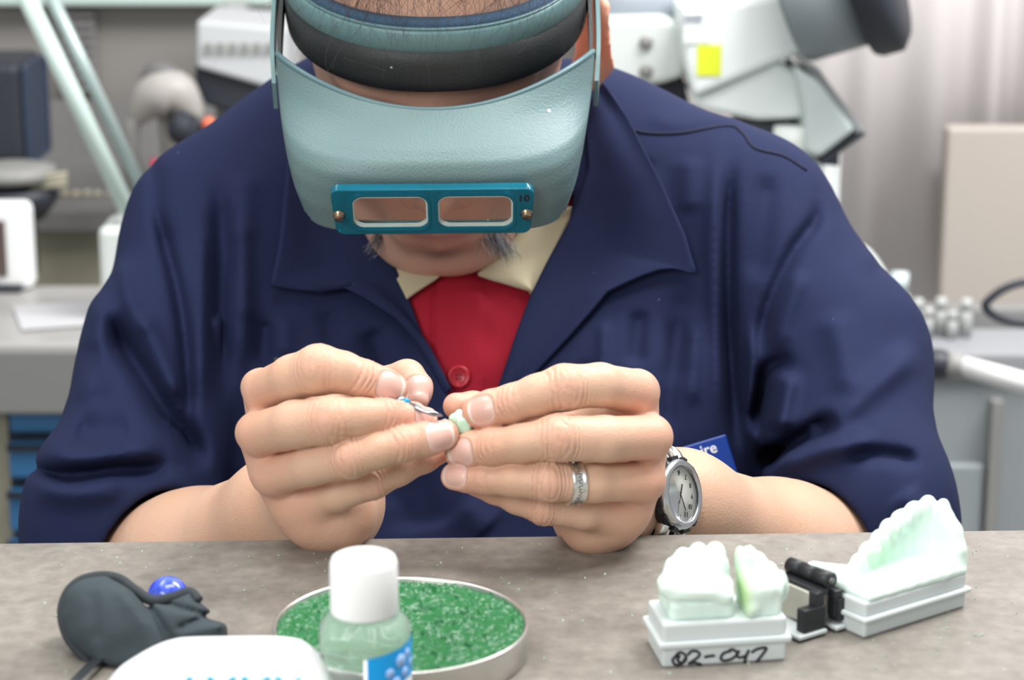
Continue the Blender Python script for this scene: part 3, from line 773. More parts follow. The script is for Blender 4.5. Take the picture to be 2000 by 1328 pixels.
for i, s in enumerate(ss):
    yf, zc, hw, yb, zb, e = K5[i]
    for t in np.linspace(-1, 1, NT):
        a = abs(t)*math.pi/2; sx = math.sin(a)**e; cy = math.cos(a)**e if a < math.pi/2-1e-6 else 0
        edge = max(0, (abs(t)-.90)/.10); fx = min(1, sx); up = -.005*edge**2*(1-s)**3+.036*(fx*fx-1+math.sqrt(max(0, 1-fx*fx)))*max(0, 1-s/.5)**2
        V.append((math.copysign(hw*sx, t) if t else 0, yb+(yf-yb)*cy, zb+(zc-zb)*cy**(1 if e > .85 else .6+.4*max(0, (e-.5)/.35))+up))
F = []; Vn = np.array(V)
for i in range(NS-1):
    for j in range(NT-1):
        q = [i*NT+j, i*NT+j+1, (i+1)*NT+j+1, (i+1)*NT+j]; c = Vn[q].mean(0)
        if abs(c[0]) < .0430 and -.0125 < c[2] < .0115 and c[1] > .14 and abs(c[0]) < .0445: continue
        # rounded lower corners
        if i > NS-16:
            u = (abs(c[0])-.058)/.012; v = (ss[i]-.86)/.14
            if u > 0 and v > 0 and c[1] > .13 and u*u+v*v > 1.0: continue
        F.append(q[::-1])
me = mesh_py('shell', h2w(Vn+np.array([0, VY, VZ])), F)
shell = put('shell', me, M['shell'], vis)
bmx = bmesh.new(); bmx.from_mesh(me); bmesh.ops.recalc_face_normals(bmx, faces=bmx.faces[:]); bmesh.ops.delete(bmx, geom=[v for v in bmx.verts if not v.link_faces], context='VERTS'); bmx.to_mesh(me); bmx.free()
add_mod(shell, 'SOLIDIFY', thickness=.0022, offset=0); add_mod(shell, 'BEVEL', width=.0006, segments=2)
tube('shell_rim', h2w(Vn[:NT]+np.array([0, VY, VZ])), .0016, M['shelledge'], shell, 10)
def vl(L): return np.asarray(L, float)+np.array([0, VY, VZ])
# side arms up to the head band
for sgn in (-1, 1):
    A = [(sgn*.0845, .070, .012), (sgn*.0862, .050, .022), (sgn*.0868, .02, .030), (sgn*.0868, -.03, .042)]
    bmv = []; c = catmull(A, 14)
    for p in c:
        for dx, dz in ((-.0011, -.008), (.0011, -.008), (.0011, .008), (-.0011, .008)): bmv.append(h2w(vl(p+np.array([dx, 0, dz]))))
    Fq = [(i*4+k, i*4+(k+1) % 4, i*4+4+(k+1) % 4, i*4+4+k) for i in range(13) for k in range(4)]+[(0, 1, 2, 3), (55, 54, 53, 52)]
    put('side_arm', mesh_py('side_arm', bmv, Fq), M['bandteal'], vis, smooth=False)
    A = [(sgn*.0815, .066, .022), (sgn*.0822, .048, .028), (sgn*.0826, .02, .034), (sgn*.0828, -.03, .046)]
    bmv = []; c = catmull(A, 14)
    for p in c:
        for dx, dz in ((-.0010, -.006), (.0010, -.006), (.0010, .006), (-.0010, .006)): bmv.append(h2w(vl(p+np.array([dx, 0, dz]))))
    put('pivot_arm', mesh_py('pivot_arm', bmv, Fq), M['bandblk'], vis, smooth=False)
# head band: closed loops of cross sections
def band(name, prof, mt, e=.93, parent=None, back=-1):
    V = []; n = 120; m = len(prof)
    for i in range(n):
        a = -math.pi+2*math.pi*i/n; ca, sa = math.cos(a), math.sin(a)
        for (hw, yf, z) in prof:
            yy = yf if ca > 0 else yf-.004
            V.append(h2w(np.array([0, -VY, -.0045])+vl((math.copysign(hw*abs(sa)**e, sa), math.copysign(yy*abs(ca)**e, ca), z-.014*(1-max(ca, 0))+.0))))
    F = [(i*m+j, i*m+(j+1) % m, ((i+1) % n)*m+(j+1) % m, ((i+1) % n)*m+j) for i in range(n) for j in range(m)]
    return put(name, mesh_py(name, V, F), mt, parent or vis)
bandp = band('pad', [(.0775, .0985, .0405), (.0800, .1060, .0385), (.0822, .1090, .0400), (.0828, .1100, .046), (.0826, .1098, .055), (.0818, .1078, .0625), (.0780, .0990, .0635)], M['bandblk'])
band('head_band', [(.0785, .0995, .0560), (.0830, .1072, .0625), (.0822, .1062, .0720), (.0812, .1045, .0738), (.0795, .1000, .0730)], M['bandteal'])
band('band_edge', [(.0806, .1040, .0728), (.0814, .1050, .0738), (.0810, .1043, .0746), (.0800, .1034, .0740)], M['shelledge'])
band('foam_lining', [(.0740, .0900, .0560), (.0785, .1000, .0560), (.0790, .1010, .0735), (.0770, .0985, .0750), (.0735, .0930, .0745)], M['foamblue'])
# lens plate
def curve2d(name, loops, depth, bev, Mx, mt, parent, label=None, smooth=True):
    c = bpy.data.curves.new(name, 'CURVE'); c.dimensions = '2D'; c.fill_mode = 'BOTH'; c.extrude = depth; c.bevel_depth = bev; c.bevel_resolution = 2
    for lp in loops:
        s = c.splines.new('POLY'); s.points.add(len(lp)-1); s.use_cyclic_u = True
        for p, q in zip(s.points, lp): p.co = (q[0], q[1], 0, 1)
    t = bpy.data.objects.new('t', c); COL.objects.link(t); dg = bpy.context.evaluated_depsgraph_get(); dg.update()
    me = bpy.data.meshes.new_from_object(t.evaluated_get(dg)); me.name = name; bpy.data.objects.remove(t); bpy.data.curves.remove(c)
    me.transform(Mx); return put(name, me, mt, parent, smooth=False, label=label)
def rrect(x0, x1, y0, y1, r, n=8, sk=0.0):
    out = []
    for cx, cy, a0 in ((x1-r, y1-r, 0), (x0+r, y1-r, 90), (x0+r, y0+r, 180), (x1-r, y0+r, 270)):
        for k in range(n+1):
            a = math.radians(a0+90*k/n); y = cy+r*math.sin(a); x = cx+r*math.cos(a); out.append((x*(1-sk*(y1-y)), y))
    return out
_c, _s = math.cos(.15), math.sin(.15)
PM = frame_m(h2w(vl((-.0005, .1555, .0008))), HR, HU*_c+HF*_s, HF*_c-HU*_s)
ho1 = rrect(-.0405, -.0020, -.0123, .0117, .006); ho2 = rrect(.0020, .0405, -.0123, .0117, .006)
plate = curve2d('lens_plate', [rrect(-.0500, .0500, -.0150, .0150, .004, sk=1.2), ho1, ho2], .0019, .0006, PM, M['blueplastic'], vis)
for hp, hc in ((ho1, -.02125), (ho2, .02125)):
    def sc(k, kz=1.0): return [(hc+(x-hc)*k, -.00025+(y+.00025)*kz) for x, y in hp]
    curve2d('lens_seat', [sc(1.045, 1.07), sc(.985, .98)], .0026, .0003, PM, M['blueplastic'], plate)
    # frosted bevel: ring between the seat and a bowed inner outline
    outer = sc(.985, .98); inner = []
    for x, y in hp:
        xx = hc+(x-hc)*.925; u = (xx-hc)/.019; yy = -.00025+(y+.00025)*(.86 if y > 0 else .84)
        yy = yy-(.0022*(1-u*u) if y > 0 else 0)
        inner.append((xx, yy))
    curve2d('lens_bevel', [outer, inner], .0009, .0, PM, M['lensrim'], plate)
    curve2d('lens', [inner], .0007, .0003, PM, M['glass'], plate)
for sx in (-.0468, .0468):
    SM = PM @ Matrix.Translation((sx, -.0012, .0019))
    s_ = lathe('screw', [(.0001, 0), (.0030, 0), (.0030, .0012), (.0024, .0014), (.0024, .0032), (.0020, .0036), (.0001, .0036)], SM, M['brass'], plate, 28)
    box('screw_slot', (0, 0, .0036), (.0044, .0006, .0004), M['ink'], s_, M=SM @ Matrix.Rotation(.25, 4, 'Z'))
text_mesh('lettering', '10', .0062, PM @ Matrix.Translation((.0452, .0092, .0027)), M['ink'], plate, .0001, .00012)

# ------------------------------------------------------------------ wedding ring
rc = P(1119, 942, .9185); ra = unit(unit(rR[2][0]-rR[1][0])*1.0+UPV*-.10-TOC*.05)
rx = unit(np.cross(ra, TOC)); RM = frame_m(rc+FWD*.0006, rx, np.cross(ra, rx), ra)
ringo = empty('finger_ring', rc, 'engraved silver band on the ring finger of the hand wearing the watch', 'ring')
W2 = .0033; r0 = .0089
lathe('band', [(r0-.0006, -W2), (r0+.0006, -W2), (r0+.0010, -W2*.8), (r0+.0010, -W2*.62), (r0+.0004, -W2*.5), (r0+.0004, W2*.5), (r0+.0010, W2*.62), (r0+.0010, W2*.8), (r0+.0006, W2), (r0-.0006, W2)], RM, M['silver'], ringo, 80)
bm = bmesh.new()
for k in range(44):
    a = 2*math.pi*k/44; box_bm(bm, (r0+.00045, 0, 0), (.0002, .00045, .0012 if k % 2 else .0018), RM @ Matrix.Rotation(a, 4, 'Z') @ Matrix.Rotation(.5 if k % 3 else -.4, 4, 'X'))
put('engraving', bm_mesh('engraving', bm), M['darksteel'], ringo, smooth=False)

# ------------------------------------------------------------------ wrist watch
WA = unit(-.60*RGT+.14*UPV+.79*TOC); WN = .77*RGT+.12*UPV+.62*TOC; WN = unit(WN-WA*(WN@WA)); WT = unit(np.cross(WA, WN))
if WT@UPV < 0: WT = -WT
WC = P(1334, 965, .985)
WM = frame_m(WC, np.cross(-WT, WN), -WT, WN)     # y towards the 12
watch = empty('wrist_watch', WC-WN*.03, 'steel wrist watch with pale numbered dial and black rim on the wrist', 'watch')
R_ = .0168
case = lathe('case', [(.001, -.0085), (R_-.002, -.0085), (R_, -.007), (R_+.0003, -.0045), (R_, -.003), (R_-.001, -.002), (.001, -.002)], WM, M['black'], watch, 64)
lathe('case_back', [(.001, -.0105), (R_-.003, -.0105), (R_-.001, -.0082), (.001, -.0082)], WM, M['silver'], case, 48)
bez = lathe('bezel', [(R_-.0040, -.0028), (R_-.0006, -.0028), (R_-.0004, -.0012), (R_-.0016, .0008), (R_-.0034, .0010), (R_-.0042, .0002), (R_-.0042, -.0022)], WM, M['steel'], case, 72)
bm = bmesh.new()
for k in range(12):
    box_bm(bm, (R_-.0002, 0, -.0022), (.0022, .0036 if k % 3 else .006, .0024), WM @ Matrix.Rotation(2*math.pi*k/12+.26, 4, 'Z'), .0003)
put('bezel_grips', bm_mesh('bezel_grips', bm), M['black'], bez, smooth=False)
dial = lathe('dial', [(.0001, -.0022), (R_-.0041, -.0022), (R_-.0041, -.0017), (.0001, -.0017)], WM, M['dial'], case, 48)
for k in range(1, 13):
    a = math.pi/2-2*math.pi*k/12; rr_ = .0094
    text_mesh('numeral', str(k), .0032, WM @ Matrix.Translation((rr_*math.cos(a), rr_*math.sin(a), -.0016)), M['ink'], dial, .00005, .00004, res=2)
def hand(a, ln, wd, mt=M['ink']):
    box('watch_hand', (0, ln/2-.001, 0), (wd, ln, .00015), mt, dial, M=WM @ Matrix.Translation((0, 0, -.0011)) @ Matrix.Rotation(a, 4, 'Z'))
hand(math.radians(165), .0058, .0007); hand(math.radians(28), .0088, .0005); hand(math.radians(-12), .0095, .0002)
box('date_window', (0, 0, 0), (.0022, .0016, .0002), mat('red_print', (.6, .08, .05)), dial, M=WM @ Matrix.Translation((.002, .0042, -.0015)))
lathe('watch_glass', [(.0001, .0001), (R_-.0043, .0000), (R_-.0043, .0005), (.0001, .0007)], WM, mat('clear_glass', (1, 1, 1), rough=.02, trans=1, ior=1.05), case, 48)
lathe('crown', [(.0001, 0), (.002, 0), (.002, .003), (.0001, .003)], WM @ Matrix.Translation((R_-.0005, 0, -.0048)) @ Matrix.Rotation(math.pi/2, 4, 'Y'), M['steel'], case, 18)
# strap around the wrist
cw = WC-WN*.0345; sp = []
for a in np.linspace(math.radians(32), math.radians(328), 48): sp.append(cw+.0290*math.cos(a)*WN+.0300*math.sin(a)*WT)
sp = np.array(sp); V = []; F = []
for i, p in enumerate(sp):
    o = unit(p-cw)
    for dw, dr in ((-.0095, -.001), (.0095, -.001), (.0095, .0012), (-.0095, .0012)): V.append(p+WA*dw+o*dr)
F = [(i*4+k, i*4+(k+1) % 4, i*4+4+(k+1) % 4, i*4+4+k) for i in range(47) for k in range(4)]+[(0, 1, 2, 3), (191, 190, 189, 188)]
put('strap', mesh_py('strap', V, F), M['black'], watch)
for sg in (-1, 1):
    for dw in (-.0065, .0065):
        pl = [WC+WA*dw+sg*WT*.0125-WN*.0060, WC+WA*dw*1.05+sg*WT*.0190-WN*.0085, WC+WA*dw*1.05+sg*WT*.0225-WN*.0120]
        tube('lug', catmull(pl, 8), [.0036, .0037, .0036, .0034, .0032, .003, .0027, .0022], M['silver'], case, 12)

# ------------------------------------------------------------------ name badge clipped to the coat
bh = ray_hit(coat_full, [1330], [925], 1.0)[0]; bxx = unit(math.cos(.285)*RGT+math.sin(.285)*UPV-.10*TOC); bnn = unit(TOC+UPV*.1+.25*-RGT*-0); bnn = unit(bnn-bxx*(bnn@bxx))
BDM = frame_m(P(1348, 925, proj(bh[None])[2][0]-.012), bxx, np.cross(bnn, bxx), bnn)
badge = empty('name_badge', BDM.translation, 'royal blue name badge clipped to the coat behind the watch', 'badge')
M['badge'] = mat('badge_blue', (.005, .040, .27), rough=.3)
plate_ = box('badge_plate', (-.0060, 0, 0), (.062, .030, .0022), M['badge'], badge, M=BDM, bev=.0008)
text_mesh('lettering', 'aire', .0085, BDM @ Matrix.Translation((.0180, .0096, .0012)), mat('badge_white', (.8, .82, .85)), plate_, .0001, .0001, ax='RIGHT')
box('clip', (.0225, .0130, -.002), (.0025, .004, .004), M['silver'], badge, M=BDM, bev=.0006)

# ------------------------------------------------------------------ carver and tooth
tip = P(864, 812, .918); fer = P(793, 787, .9205); end = P(538, 702, .982)
tool = empty('wax_carver', fer, 'thin steel carving tool with a blue collar held by finger and thumb', 'carving tool')
dT = unit(fer-end)
tube('handle', [end, end+dT*.004, fer-dT*.006, fer-dT*.001], [.0012, .0018, .0021, .0020], M['toolsteel'], tool, 16)
tube('collar', [fer-dT*.001, fer+dT*.0003, fer+dT*.0012], [.0021, .0021, .0018], mat('blue_collar', (.01, .30, .50), rough=.3), tool, 20)
tube('blade', catmull([fer+dT*.001, P(812, 796, .9185), P(830, 804, .9165), P(848, 808, .9165), tip], 20), list(np.interp(np.linspace(0, 1, 20), [0, .25, .5, .75, 1], [.0010, .0014, .0008, .0013, .0004])), M['toolsteel'], tool, 12)
def tooth_sdf(X):
    d = s_cap(X, P(912, 829, .926), P(887, 818, .930), .0036, .0024)
    d = smin(d, s_box(X, P(907, 829, .9235), (.0030, .0034, .0036), .0012), .002)
    return smin(d, s_cap(X, P(897, 806, .929), P(902, 822, .926), .0016, .0026), .002)
c0 = P(900, 822, .928); V, F = surf_nets(tooth_sdf, c0-.014, c0+.014, .0006, B=8)
M['mint'] = mat('mint_plaster', (.52, .80, .62), rough=.6, sss=.1, bump=[('noise', 300, .1, .0005)])
props(put('carved_tooth', mesh_np('carved_tooth', V, F), M['mint']), 'tiny pale green tooth pinched between the fingertips', 'tooth model')
# ------------------------------------------------------------------ bench
TR = math.radians(2.2)
def table_mat():
    m = mat('bench_laminate', (.30, .28, .25), rough=.42, spec=.4, bump=[('noise', 450, .12, .0005), ('noise', 60, .1, .001)])
    nt = m.node_tree; N = nt.nodes; L = nt.links; tc = [n for n in N if n.type == 'TEX_COORD'][0]; b = N['Principled BSDF']
    n1 = N.new('ShaderNodeTexNoise'); n1.inputs['Scale'].default_value = 9; n1.inputs['Detail'].default_value = 12; n1.inputs['Roughness'].default_value = .75
    L.new(tc.outputs['Object'], n1.inputs['Vector'])
    r = N.new('ShaderNodeValToRGB'); L.new(n1.outputs[0], r.inputs[0])
    e = r.color_ramp.elements; e[0].position = .36; e[0].color = (.155, .140, .122, 1); e[1].position = .64; e[1].color = (.285, .262, .232, 1)
    n2 = N.new('ShaderNodeTexNoise'); n2.inputs['Scale'].default_value = 140; n2.inputs['Detail'].default_value = 6; L.new(tc.outputs['Object'], n2.inputs['Vector'])
    r2 = N.new('ShaderNodeMapRange'); r2.inputs[1].default_value = .35; r2.inputs[2].default_value = .7; r2.inputs[3].default_value = .88; r2.inputs[4].default_value = 1.12; L.new(n2.outputs[0], r2.inputs[0])
    mx = N.new('ShaderNodeMix'); mx.data_type = 'RGBA'; mx.blend_type = 'MULTIPLY'; mx.inputs[0].default_value = 1; L.new(r.outputs[0], mx.inputs[6]); L.new(r2.outputs[0], mx.inputs[7])
    # fine scratches and dust
    v = N.new('ShaderNodeTexVoronoi'); v.inputs['Scale'].default_value = 95; L.new(tc.outputs['Object'], v.inputs['Vector'])
    r3 = N.new('ShaderNodeMapRange'); r3.inputs[1].default_value = .05; r3.inputs[2].default_value = .03; L.new(v.outputs['Distance'], r3.inputs[0])
    mx2 = N.new('ShaderNodeMix'); mx2.data_type = 'RGBA'; L.new(r3.outputs[0], mx2.inputs[0]); L.new(mx.outputs[2], mx2.inputs[6]); mx2.inputs[7].default_value = (.42, .44, .40, 1)
    L.new(mx2.outputs[2], b.inputs['Base Color'])
    return m
e0 = PZ(1000, 1044.5); ed = np.array([math.cos(TR), math.sin(TR), 0]); en = np.array([math.sin(TR), -math.cos(TR), 0])   # towards the camera
TMt = frame_m(e0, ed, -en, [0, 0, 1])     # local: x along the edge, y away from the camera
bench = empty('workbench', e0-np.array([0, 0, TABLE]), 'grey speckled laminate workbench with carving work laid out on it', 'workbench', rz=TR)
M['bench'] = table_mat()
box('worktop', (0, -.46, -.016), (2.2, .92, .032), M['bench'], bench, M=TMt, bev=.003)
M['benchleg'] = mat('bench_leg', (.25, .25, .24), rough=.5)
for x in (-1.0, 1.0):
    for y in (-.06, -.86): box('leg', (x, y, -.466), (.05, .05, .868), M['benchleg'], bench, M=TMt)
# tiny shavings scattered on the bench
M['shav'] = mat('green_wax', (.008, .135, .038), rough=.36, spec=.6, sss=.15, sssr=(.002,), bump=[('noise', 260, .25, .001)])
rs = np.random.RandomState(11); V = []; F = []
for k in range(230):
    px, py = rs.uniform(20, 1990), rs.uniform(1060, 1320); c = PZ(px, py)+np.array([0, 0, .0003]); s = rs.uniform(.0002, .0007)
    b0 = len(V); R = np.linalg.qr(rs.randn(3, 3))[0]
    for q in ((1, 0, 0), (-1, 0, 0), (0, 1, 0), (0, -1, 0), (0, 0, .6), (0, 0, -.6)): V.append(c+R@np.array(q)*s)
    for f in ((0, 2, 4), (2, 1, 4), (1, 3, 4), (3, 0, 4), (2, 0, 5), (1, 2, 5), (3, 1, 5), (0, 3, 5)): F.append([b0+i for i in f])
props(put('shavings', mesh_py('shavings', V, F), mat('pale_shavings', (.42, .62, .47), rough=.7), smooth=False), 'fine pale green shavings sprinkled over the bench top', 'shavings', kind='stuff')

# ------------------------------------------------------------------ wax tin
tc_ = PZ(783, 1216, TABLE+.0125); tc_[2] = TABLE
RT = RP(250, np.dot(tc_+np.array([0, 0, .0125])-CAM, FWD))
tin = empty('wax_tin', tc_, 'shallow round metal tin filled with green carving wax', 'tin')
Mt = TM(tc_)
lathe('tin_body', [(.001, 0), (RT-.001, 0), (RT-.0003, .0006), (RT-.0003, .0105), (RT, .0116), (RT-.0003, .0127), (RT-.0012, .0127), (RT-.0016, .0118), (RT-.0016, .0015), (.001, .0015)], Mt, mat('tin_metal', (.62, .61, .58), rough=.32, metal=.9, bump=[('noise', 200, .05, .0005)]), tin, 128)
rs = np.random.RandomState(2); nr, na = 150, 460; V = []
rr = (RT-.0017)*np.linspace(0, 1, nr)**.8
bumps = rs.uniform(-1, 1, (2600, 2))*RT; bumps = bumps[(bumps**2).sum(1) < RT*RT]; ba = rs.uniform(0, math.pi, len(bumps)); bh_ = rs.uniform(-.0011, .0012, len(bumps)); bl = rs.uniform(.0008, .0024, len(bumps))
ang = np.linspace(0, 2*math.pi, na, endpoint=False); GX = np.outer(rr, np.cos(ang)).ravel(); GY = np.outer(rr, np.sin(ang)).ravel(); GZ = np.full(GX.shape, .0108)
for (bx_, by_), a, hh, l in zip(bumps, ba, bh_, bl):
    m = (np.abs(GX-bx_) < 3*l) & (np.abs(GY-by_) < 3*l); x = GX[m]-bx_; y = GY[m]-by_; u = x*math.cos(a)+y*math.sin(a); v = -x*math.sin(a)+y*math.cos(a)
    GZ[m] += hh*np.exp(-(u/l)**2-(v/(l*.32))**2)
for (px, py, l, dpt) in ((825, 1182, .0040, .005), (834, 1153, .0022, .003), (818, 1186, .003, .003), (826, 1212, .002, .002), (905, 1192, .002, .002)):
    c = PZ(px, py, TABLE+.0115)-tc_; GZ -= dpt*np.exp(-((GX-c[0])/l)**2-((GY-c[1])/(l*.6))**2)
GZ = np.clip(GZ, .004, .0132)
V = np.stack([GX, GY, GZ], 1)+tc_; i, j = np.meshgrid(np.arange(nr-1), np.arange(na), indexing='ij'); j2 = (j+1) % na
F = np.stack([i*na+j, (i+1)*na+j, (i+1)*na+j2, i*na+j2], -1).reshape(-1, 4)
put('wax', mesh_np('wax', V, F), M['shav'], tin)

# ------------------------------------------------------------------ small bottle in front of the tin
bp = PZ(716, 1412); dB = np.dot(bp-CAM, FWD)
bot = empty('small_bottle', bp, 'small clear bottle with white screw cap and blue label, in front of the wax tin', 'bottle')
Mb = TM(bp, -.25); s = 1.0
M['botglass'] = mat('bottle_glass', (.90, .97, .95), rough=.05, trans=.80, ior=1.10, spec=.5)
M['liquid'] = mat('clear_liquid', (.92, .96, .94), rough=.0, trans=1, ior=1.02)
gb = lathe('glass_body', [(.001, 0), (.0135, 0), (.0160, .0015), (.0163, .004), (.0163, .0350), (.0157, .0385), (.0135, .0415), (.0100, .0435), (.0097, .047), (.001, .047)], Mb, M['botglass'], bot, 72)
lathe('liquid', [(.001, .002), (.0140, .002), (.0148, .004), (.0148, .024), (.001, .024)], Mb, M['liquid'], gb, 64)
lathe('cap', [(.001, .0430), (.0118, .0430), (.0122, .0438), (.0120, .0610), (.0112, .0632), (.0095, .0640), (.001, .0642)], Mb, M['white'], bot, 72)
V = []; F = []; n = 30
for k in range(n):
    a = math.radians(-88+98*k/(n-1)); 
    for z in (.0040, .0265+.003*(k/n)): V.append((.01645*math.cos(a), .01645*math.sin(a), z))
F = [(2*k, 2*k+2, 2*k+3, 2*k+1) for k in range(n-1)]
# white label with a blue field
me = mesh_py('label', [(x, y, z if z < .01 else .0312) for x, y, z in V], F); me.transform(TM(bp, 0)); lb = put('label', me, M['white'], bot); add_mod(lb, 'SOLIDIFY', thickness=.0001)
V2 = []
for k in range(n):
    a = math.radians(-84+92*k/(n-1)); x, y = .01665*math.cos(a), .01665*math.sin(a); V2 += [(x, y, .0190-.004*(1-k/n)+.003*math.sin(k/n*3)), (x, y, .0315+.004*(k/n))]
me = mesh_py('blue_print', V2, F); me.transform(TM(bp, 0)); put('blue_print', me, mat('label_blue', (.0, .34, .80), rough=.35), lb)
for (az, z, r) in ((-55, .0250, .0018), (-38, .0285, .0024), (-24, .0300, .0018), (-46, .0210, .0020), (-30, .0235, .0018), (-15, .0255, .0016)):
    a = math.radians(az); p = bp+np.array([.01672*math.cos(a), .01672*math.sin(a), z]); nn = np.array([math.cos(a), math.sin(a), 0]); lathe('print_dot', [(.0001, 0), (r, 0), (r, .0001), (.0001, .0001)], frame_m(p, np.cross([0, 0, 1], nn), [0, 0, 1], nn), mat('label_lilac', (.32, .50, .85), rough=.4) if 'lilac' not in M else M['lilac'], lb, 20)

# ------------------------------------------------------------------ white container close to the camera
YBK = .722
pl = [PY(x, y, YBK) for x, y in ((206, 1330), (232, 1298), (262, 1277), (300, 1256), (335, 1244), (370, 1239.5), (450, 1238), (530, 1237.5), (570, 1240), (597, 1247), (622, 1264), (645, 1288), (668, 1330))]
X0 = np.array([[p[0], p[2]] for p in pl]); WDP = .034
wbx = empty('white_container', (X0[:, 0].mean(), YBK-WDP/2, TABLE), 'white rounded plastic container with blue lettering, nearest to the camera', 'container')
sm = catmull(X0, 90); loop = np.array([tuple(q) for q in sm]+[(X0[-1][0]+.004, TABLE+.010), (X0[-1][0]+.002, TABLE+.0004), (X0[0][0]-.004, TABLE+.0004), (X0[0][0]-.007, TABLE+.010)])
cc = np.array([loop[:, 0].mean(), .916]); V = []; nL = len(loop); prof = [(0, .93), (.0008, .965), (.0025, .985), (.005, .995), (.008, 1)]
rings = [(0, 0.)]+prof+[(WDP-.008, 1), (WDP-.005, .995), (WDP-.0025, .985), (WDP-.0008, .965), (WDP, .93), (WDP, 0.)]
for dy, k in rings:
    for q in loop:
        p = cc+(q-cc)*k; p[1] = max(p[1], TABLE+.0004); V.append((p[0], YBK-WDP+dy, p[1]))
F = [(i*nL+j, i*nL+(j+1) % nL, (i+1)*nL+(j+1) % nL, (i+1)*nL+j) for i in range(len(rings)-1) for j in range(nL)]
M['wb'] = mat('white_container', (.90, .92, .93), rough=.3, spec=.5)
bmw = bmesh.new(); mm = mesh_py('t', V, F); bmw.from_mesh(mm); bmesh.ops.remove_doubles(bmw, verts=bmw.verts[:], dist=1e-6); wbo = put('container_body', bm_mesh('container_body', bmw), M['wb'], wbx)
text_mesh('lettering', 'AMMX', .0150, frame_m(PY(452, 1352, YBK-WDP-.0004), [1, 0, 0], [0, 0, 1], [0, -1, 0]), mat('lettering_blue', (.05, .55, .85)), wbo, .0002, .0, shear=.3)

# ------------------------------------------------------------------ dark cloth pouch with rolled rim
g0 = PZ(300, 1285); dG = np.dot(g0-CAM, FWD)
def G(px, py, dd=0.0): return P(px, py, dG+dd)
rimc = [G(178, 1296, -.002), G(136, 1248, .002), G(122, 1200, .005), G(132, 1160, .008), G(158, 1135, .010), G(196, 1126, .011), G(232, 1131, .010), G(262, 1152, .006), G(298, 1173, .003), G(340, 1166, .003), G(370, 1157, .004), G(388, 1174, .002)]
rimc = catmull(rimc, 60)
OUT = [(112, 1200), (122, 1155), (150, 1127), (195, 1117), (235, 1122), (265, 1145), (300, 1165), (340, 1158), (372, 1147), (392, 1168), (425, 1195), (450, 1214), (451, 1262), (430, 1300), (330, 1350), (215, 1345), (168, 1294), (128, 1250)]
def pouch_sdf(X):
    px, py, dep = proj(X); mid = dG+.004+.10*(1285-py)*dG/FPX*2.0
    pd = poly_dist(px, py, catmull(OUT+[OUT[0]], 90)[:-1])*dep/FPX
    lobe = .015+.005*np.exp(-(((px-215)/70)**2+((py-1215)/70)**2))
    d = smax(pd+.0015, np.abs(dep-mid)-lobe, .013)
    # mouth, a deep hollow
    d = smax(d, -s_ell(X, G(318, 1140, .026), (.010, .010, .008)), .005)
    d = smax(d, TABLE+.0006-X[:, 2], .003)
    for plx, wx, ax in (([(225, 1125), (265, 1150), (300, 1200), (340, 1260)], 9, .0030), ([(300, 1170), (360, 1190), (420, 1205)], 6, .0016), ([(350, 1225), (400, 1205), (448, 1215)], 5, .0022), ([(240, 1160), (280, 1220), (300, 1290)], 16, -.0018), ([(180, 1170), (190, 1240)], 14, .0014), ([(360, 1240), (430, 1222)], 8, -.0012)):
        d = d+ax*np.exp(-(poly_dist(px, py, plx, False)/wx)**2)
    return d+.0005*noise3(X, 260, 5)
V, F = surf_nets(pouch_sdf, G(280, 1220)-.075, G(280, 1220)+.075, .0011)
M['pouch'] = mat('charcoal_cloth', (.050, .066, .074), rough=.85, spec=.25, bump=[('noise', 700, .35, .0005)], var=(35, .35, (.035, .046, .062)))
pouch = props(put('cloth_pouch', mesh_np('cloth_pouch', V, F), M['pouch']), 'dark grey cloth pouch with thick rolled rim, lying crumpled at the left', 'pouch')
tube('rolled_rim', rimc, RP(11, .83), mat('charcoal_binding', (.028, .036, .042), rough=.8, bump=[('noise', 500, .3, .0005)]), pouch, 14)
bc = PZ(328, 1166, TABLE+.006)+np.array([0, .012, 0]); bc[2] = TABLE+.0085
def ballv():
    V, F = lathe_vf([(.0001, -.0085)]+[(.0062*math.cos(t)*1.0+.0, .0085*math.sin(t)) for t in np.linspace(-1.5, 1.5, 14)]+[(.0001, .0085)], 32); return V, F
bme = bmesh.new(); bmesh.ops.create_uvsphere(bme, u_segments=32, v_segments=20, radius=.0085); bme.transform(Matrix.Translation(Vector(PZ(328, 1166, TABLE+.0085))))
M['bblue'] = mat('blue_ball', (.004, .035, .62), rough=.18, coat=.4, var=(190, .5, (.25, .35, .75)))
props(put('blue_ball', bm_mesh('blue_ball', bme), M['bblue']), 'small glossy blue ball peeking out behind the cloth pouch', 'ball')
k0 = PZ(182, 1298, TABLE+.003); k1 = PZ(128, 1352, TABLE+.003)
kn = empty('steel_rod', (k0+k1)/2, 'flat steel tool end poking out from under the cloth pouch', 'tool')
d_ = unit(k1-k0); w_ = unit(np.cross(d_, [0, 0, 1]))
me = mesh_py('rod', [p+w_*sx*.0022+np.array([0, 0, z]) for p in (k0-d_*.008, k1) for sx, z in ((-1, -.0015), (1, -.0015), (1, .0008), (-1, .0008))], [(0, 1, 2, 3), (7, 6, 5, 4), (0, 4, 5, 1), (1, 5, 6, 2), (2, 6, 7, 3), (3, 7, 4, 0)])
put('rod', me, M['steel'], kn, smooth=False)

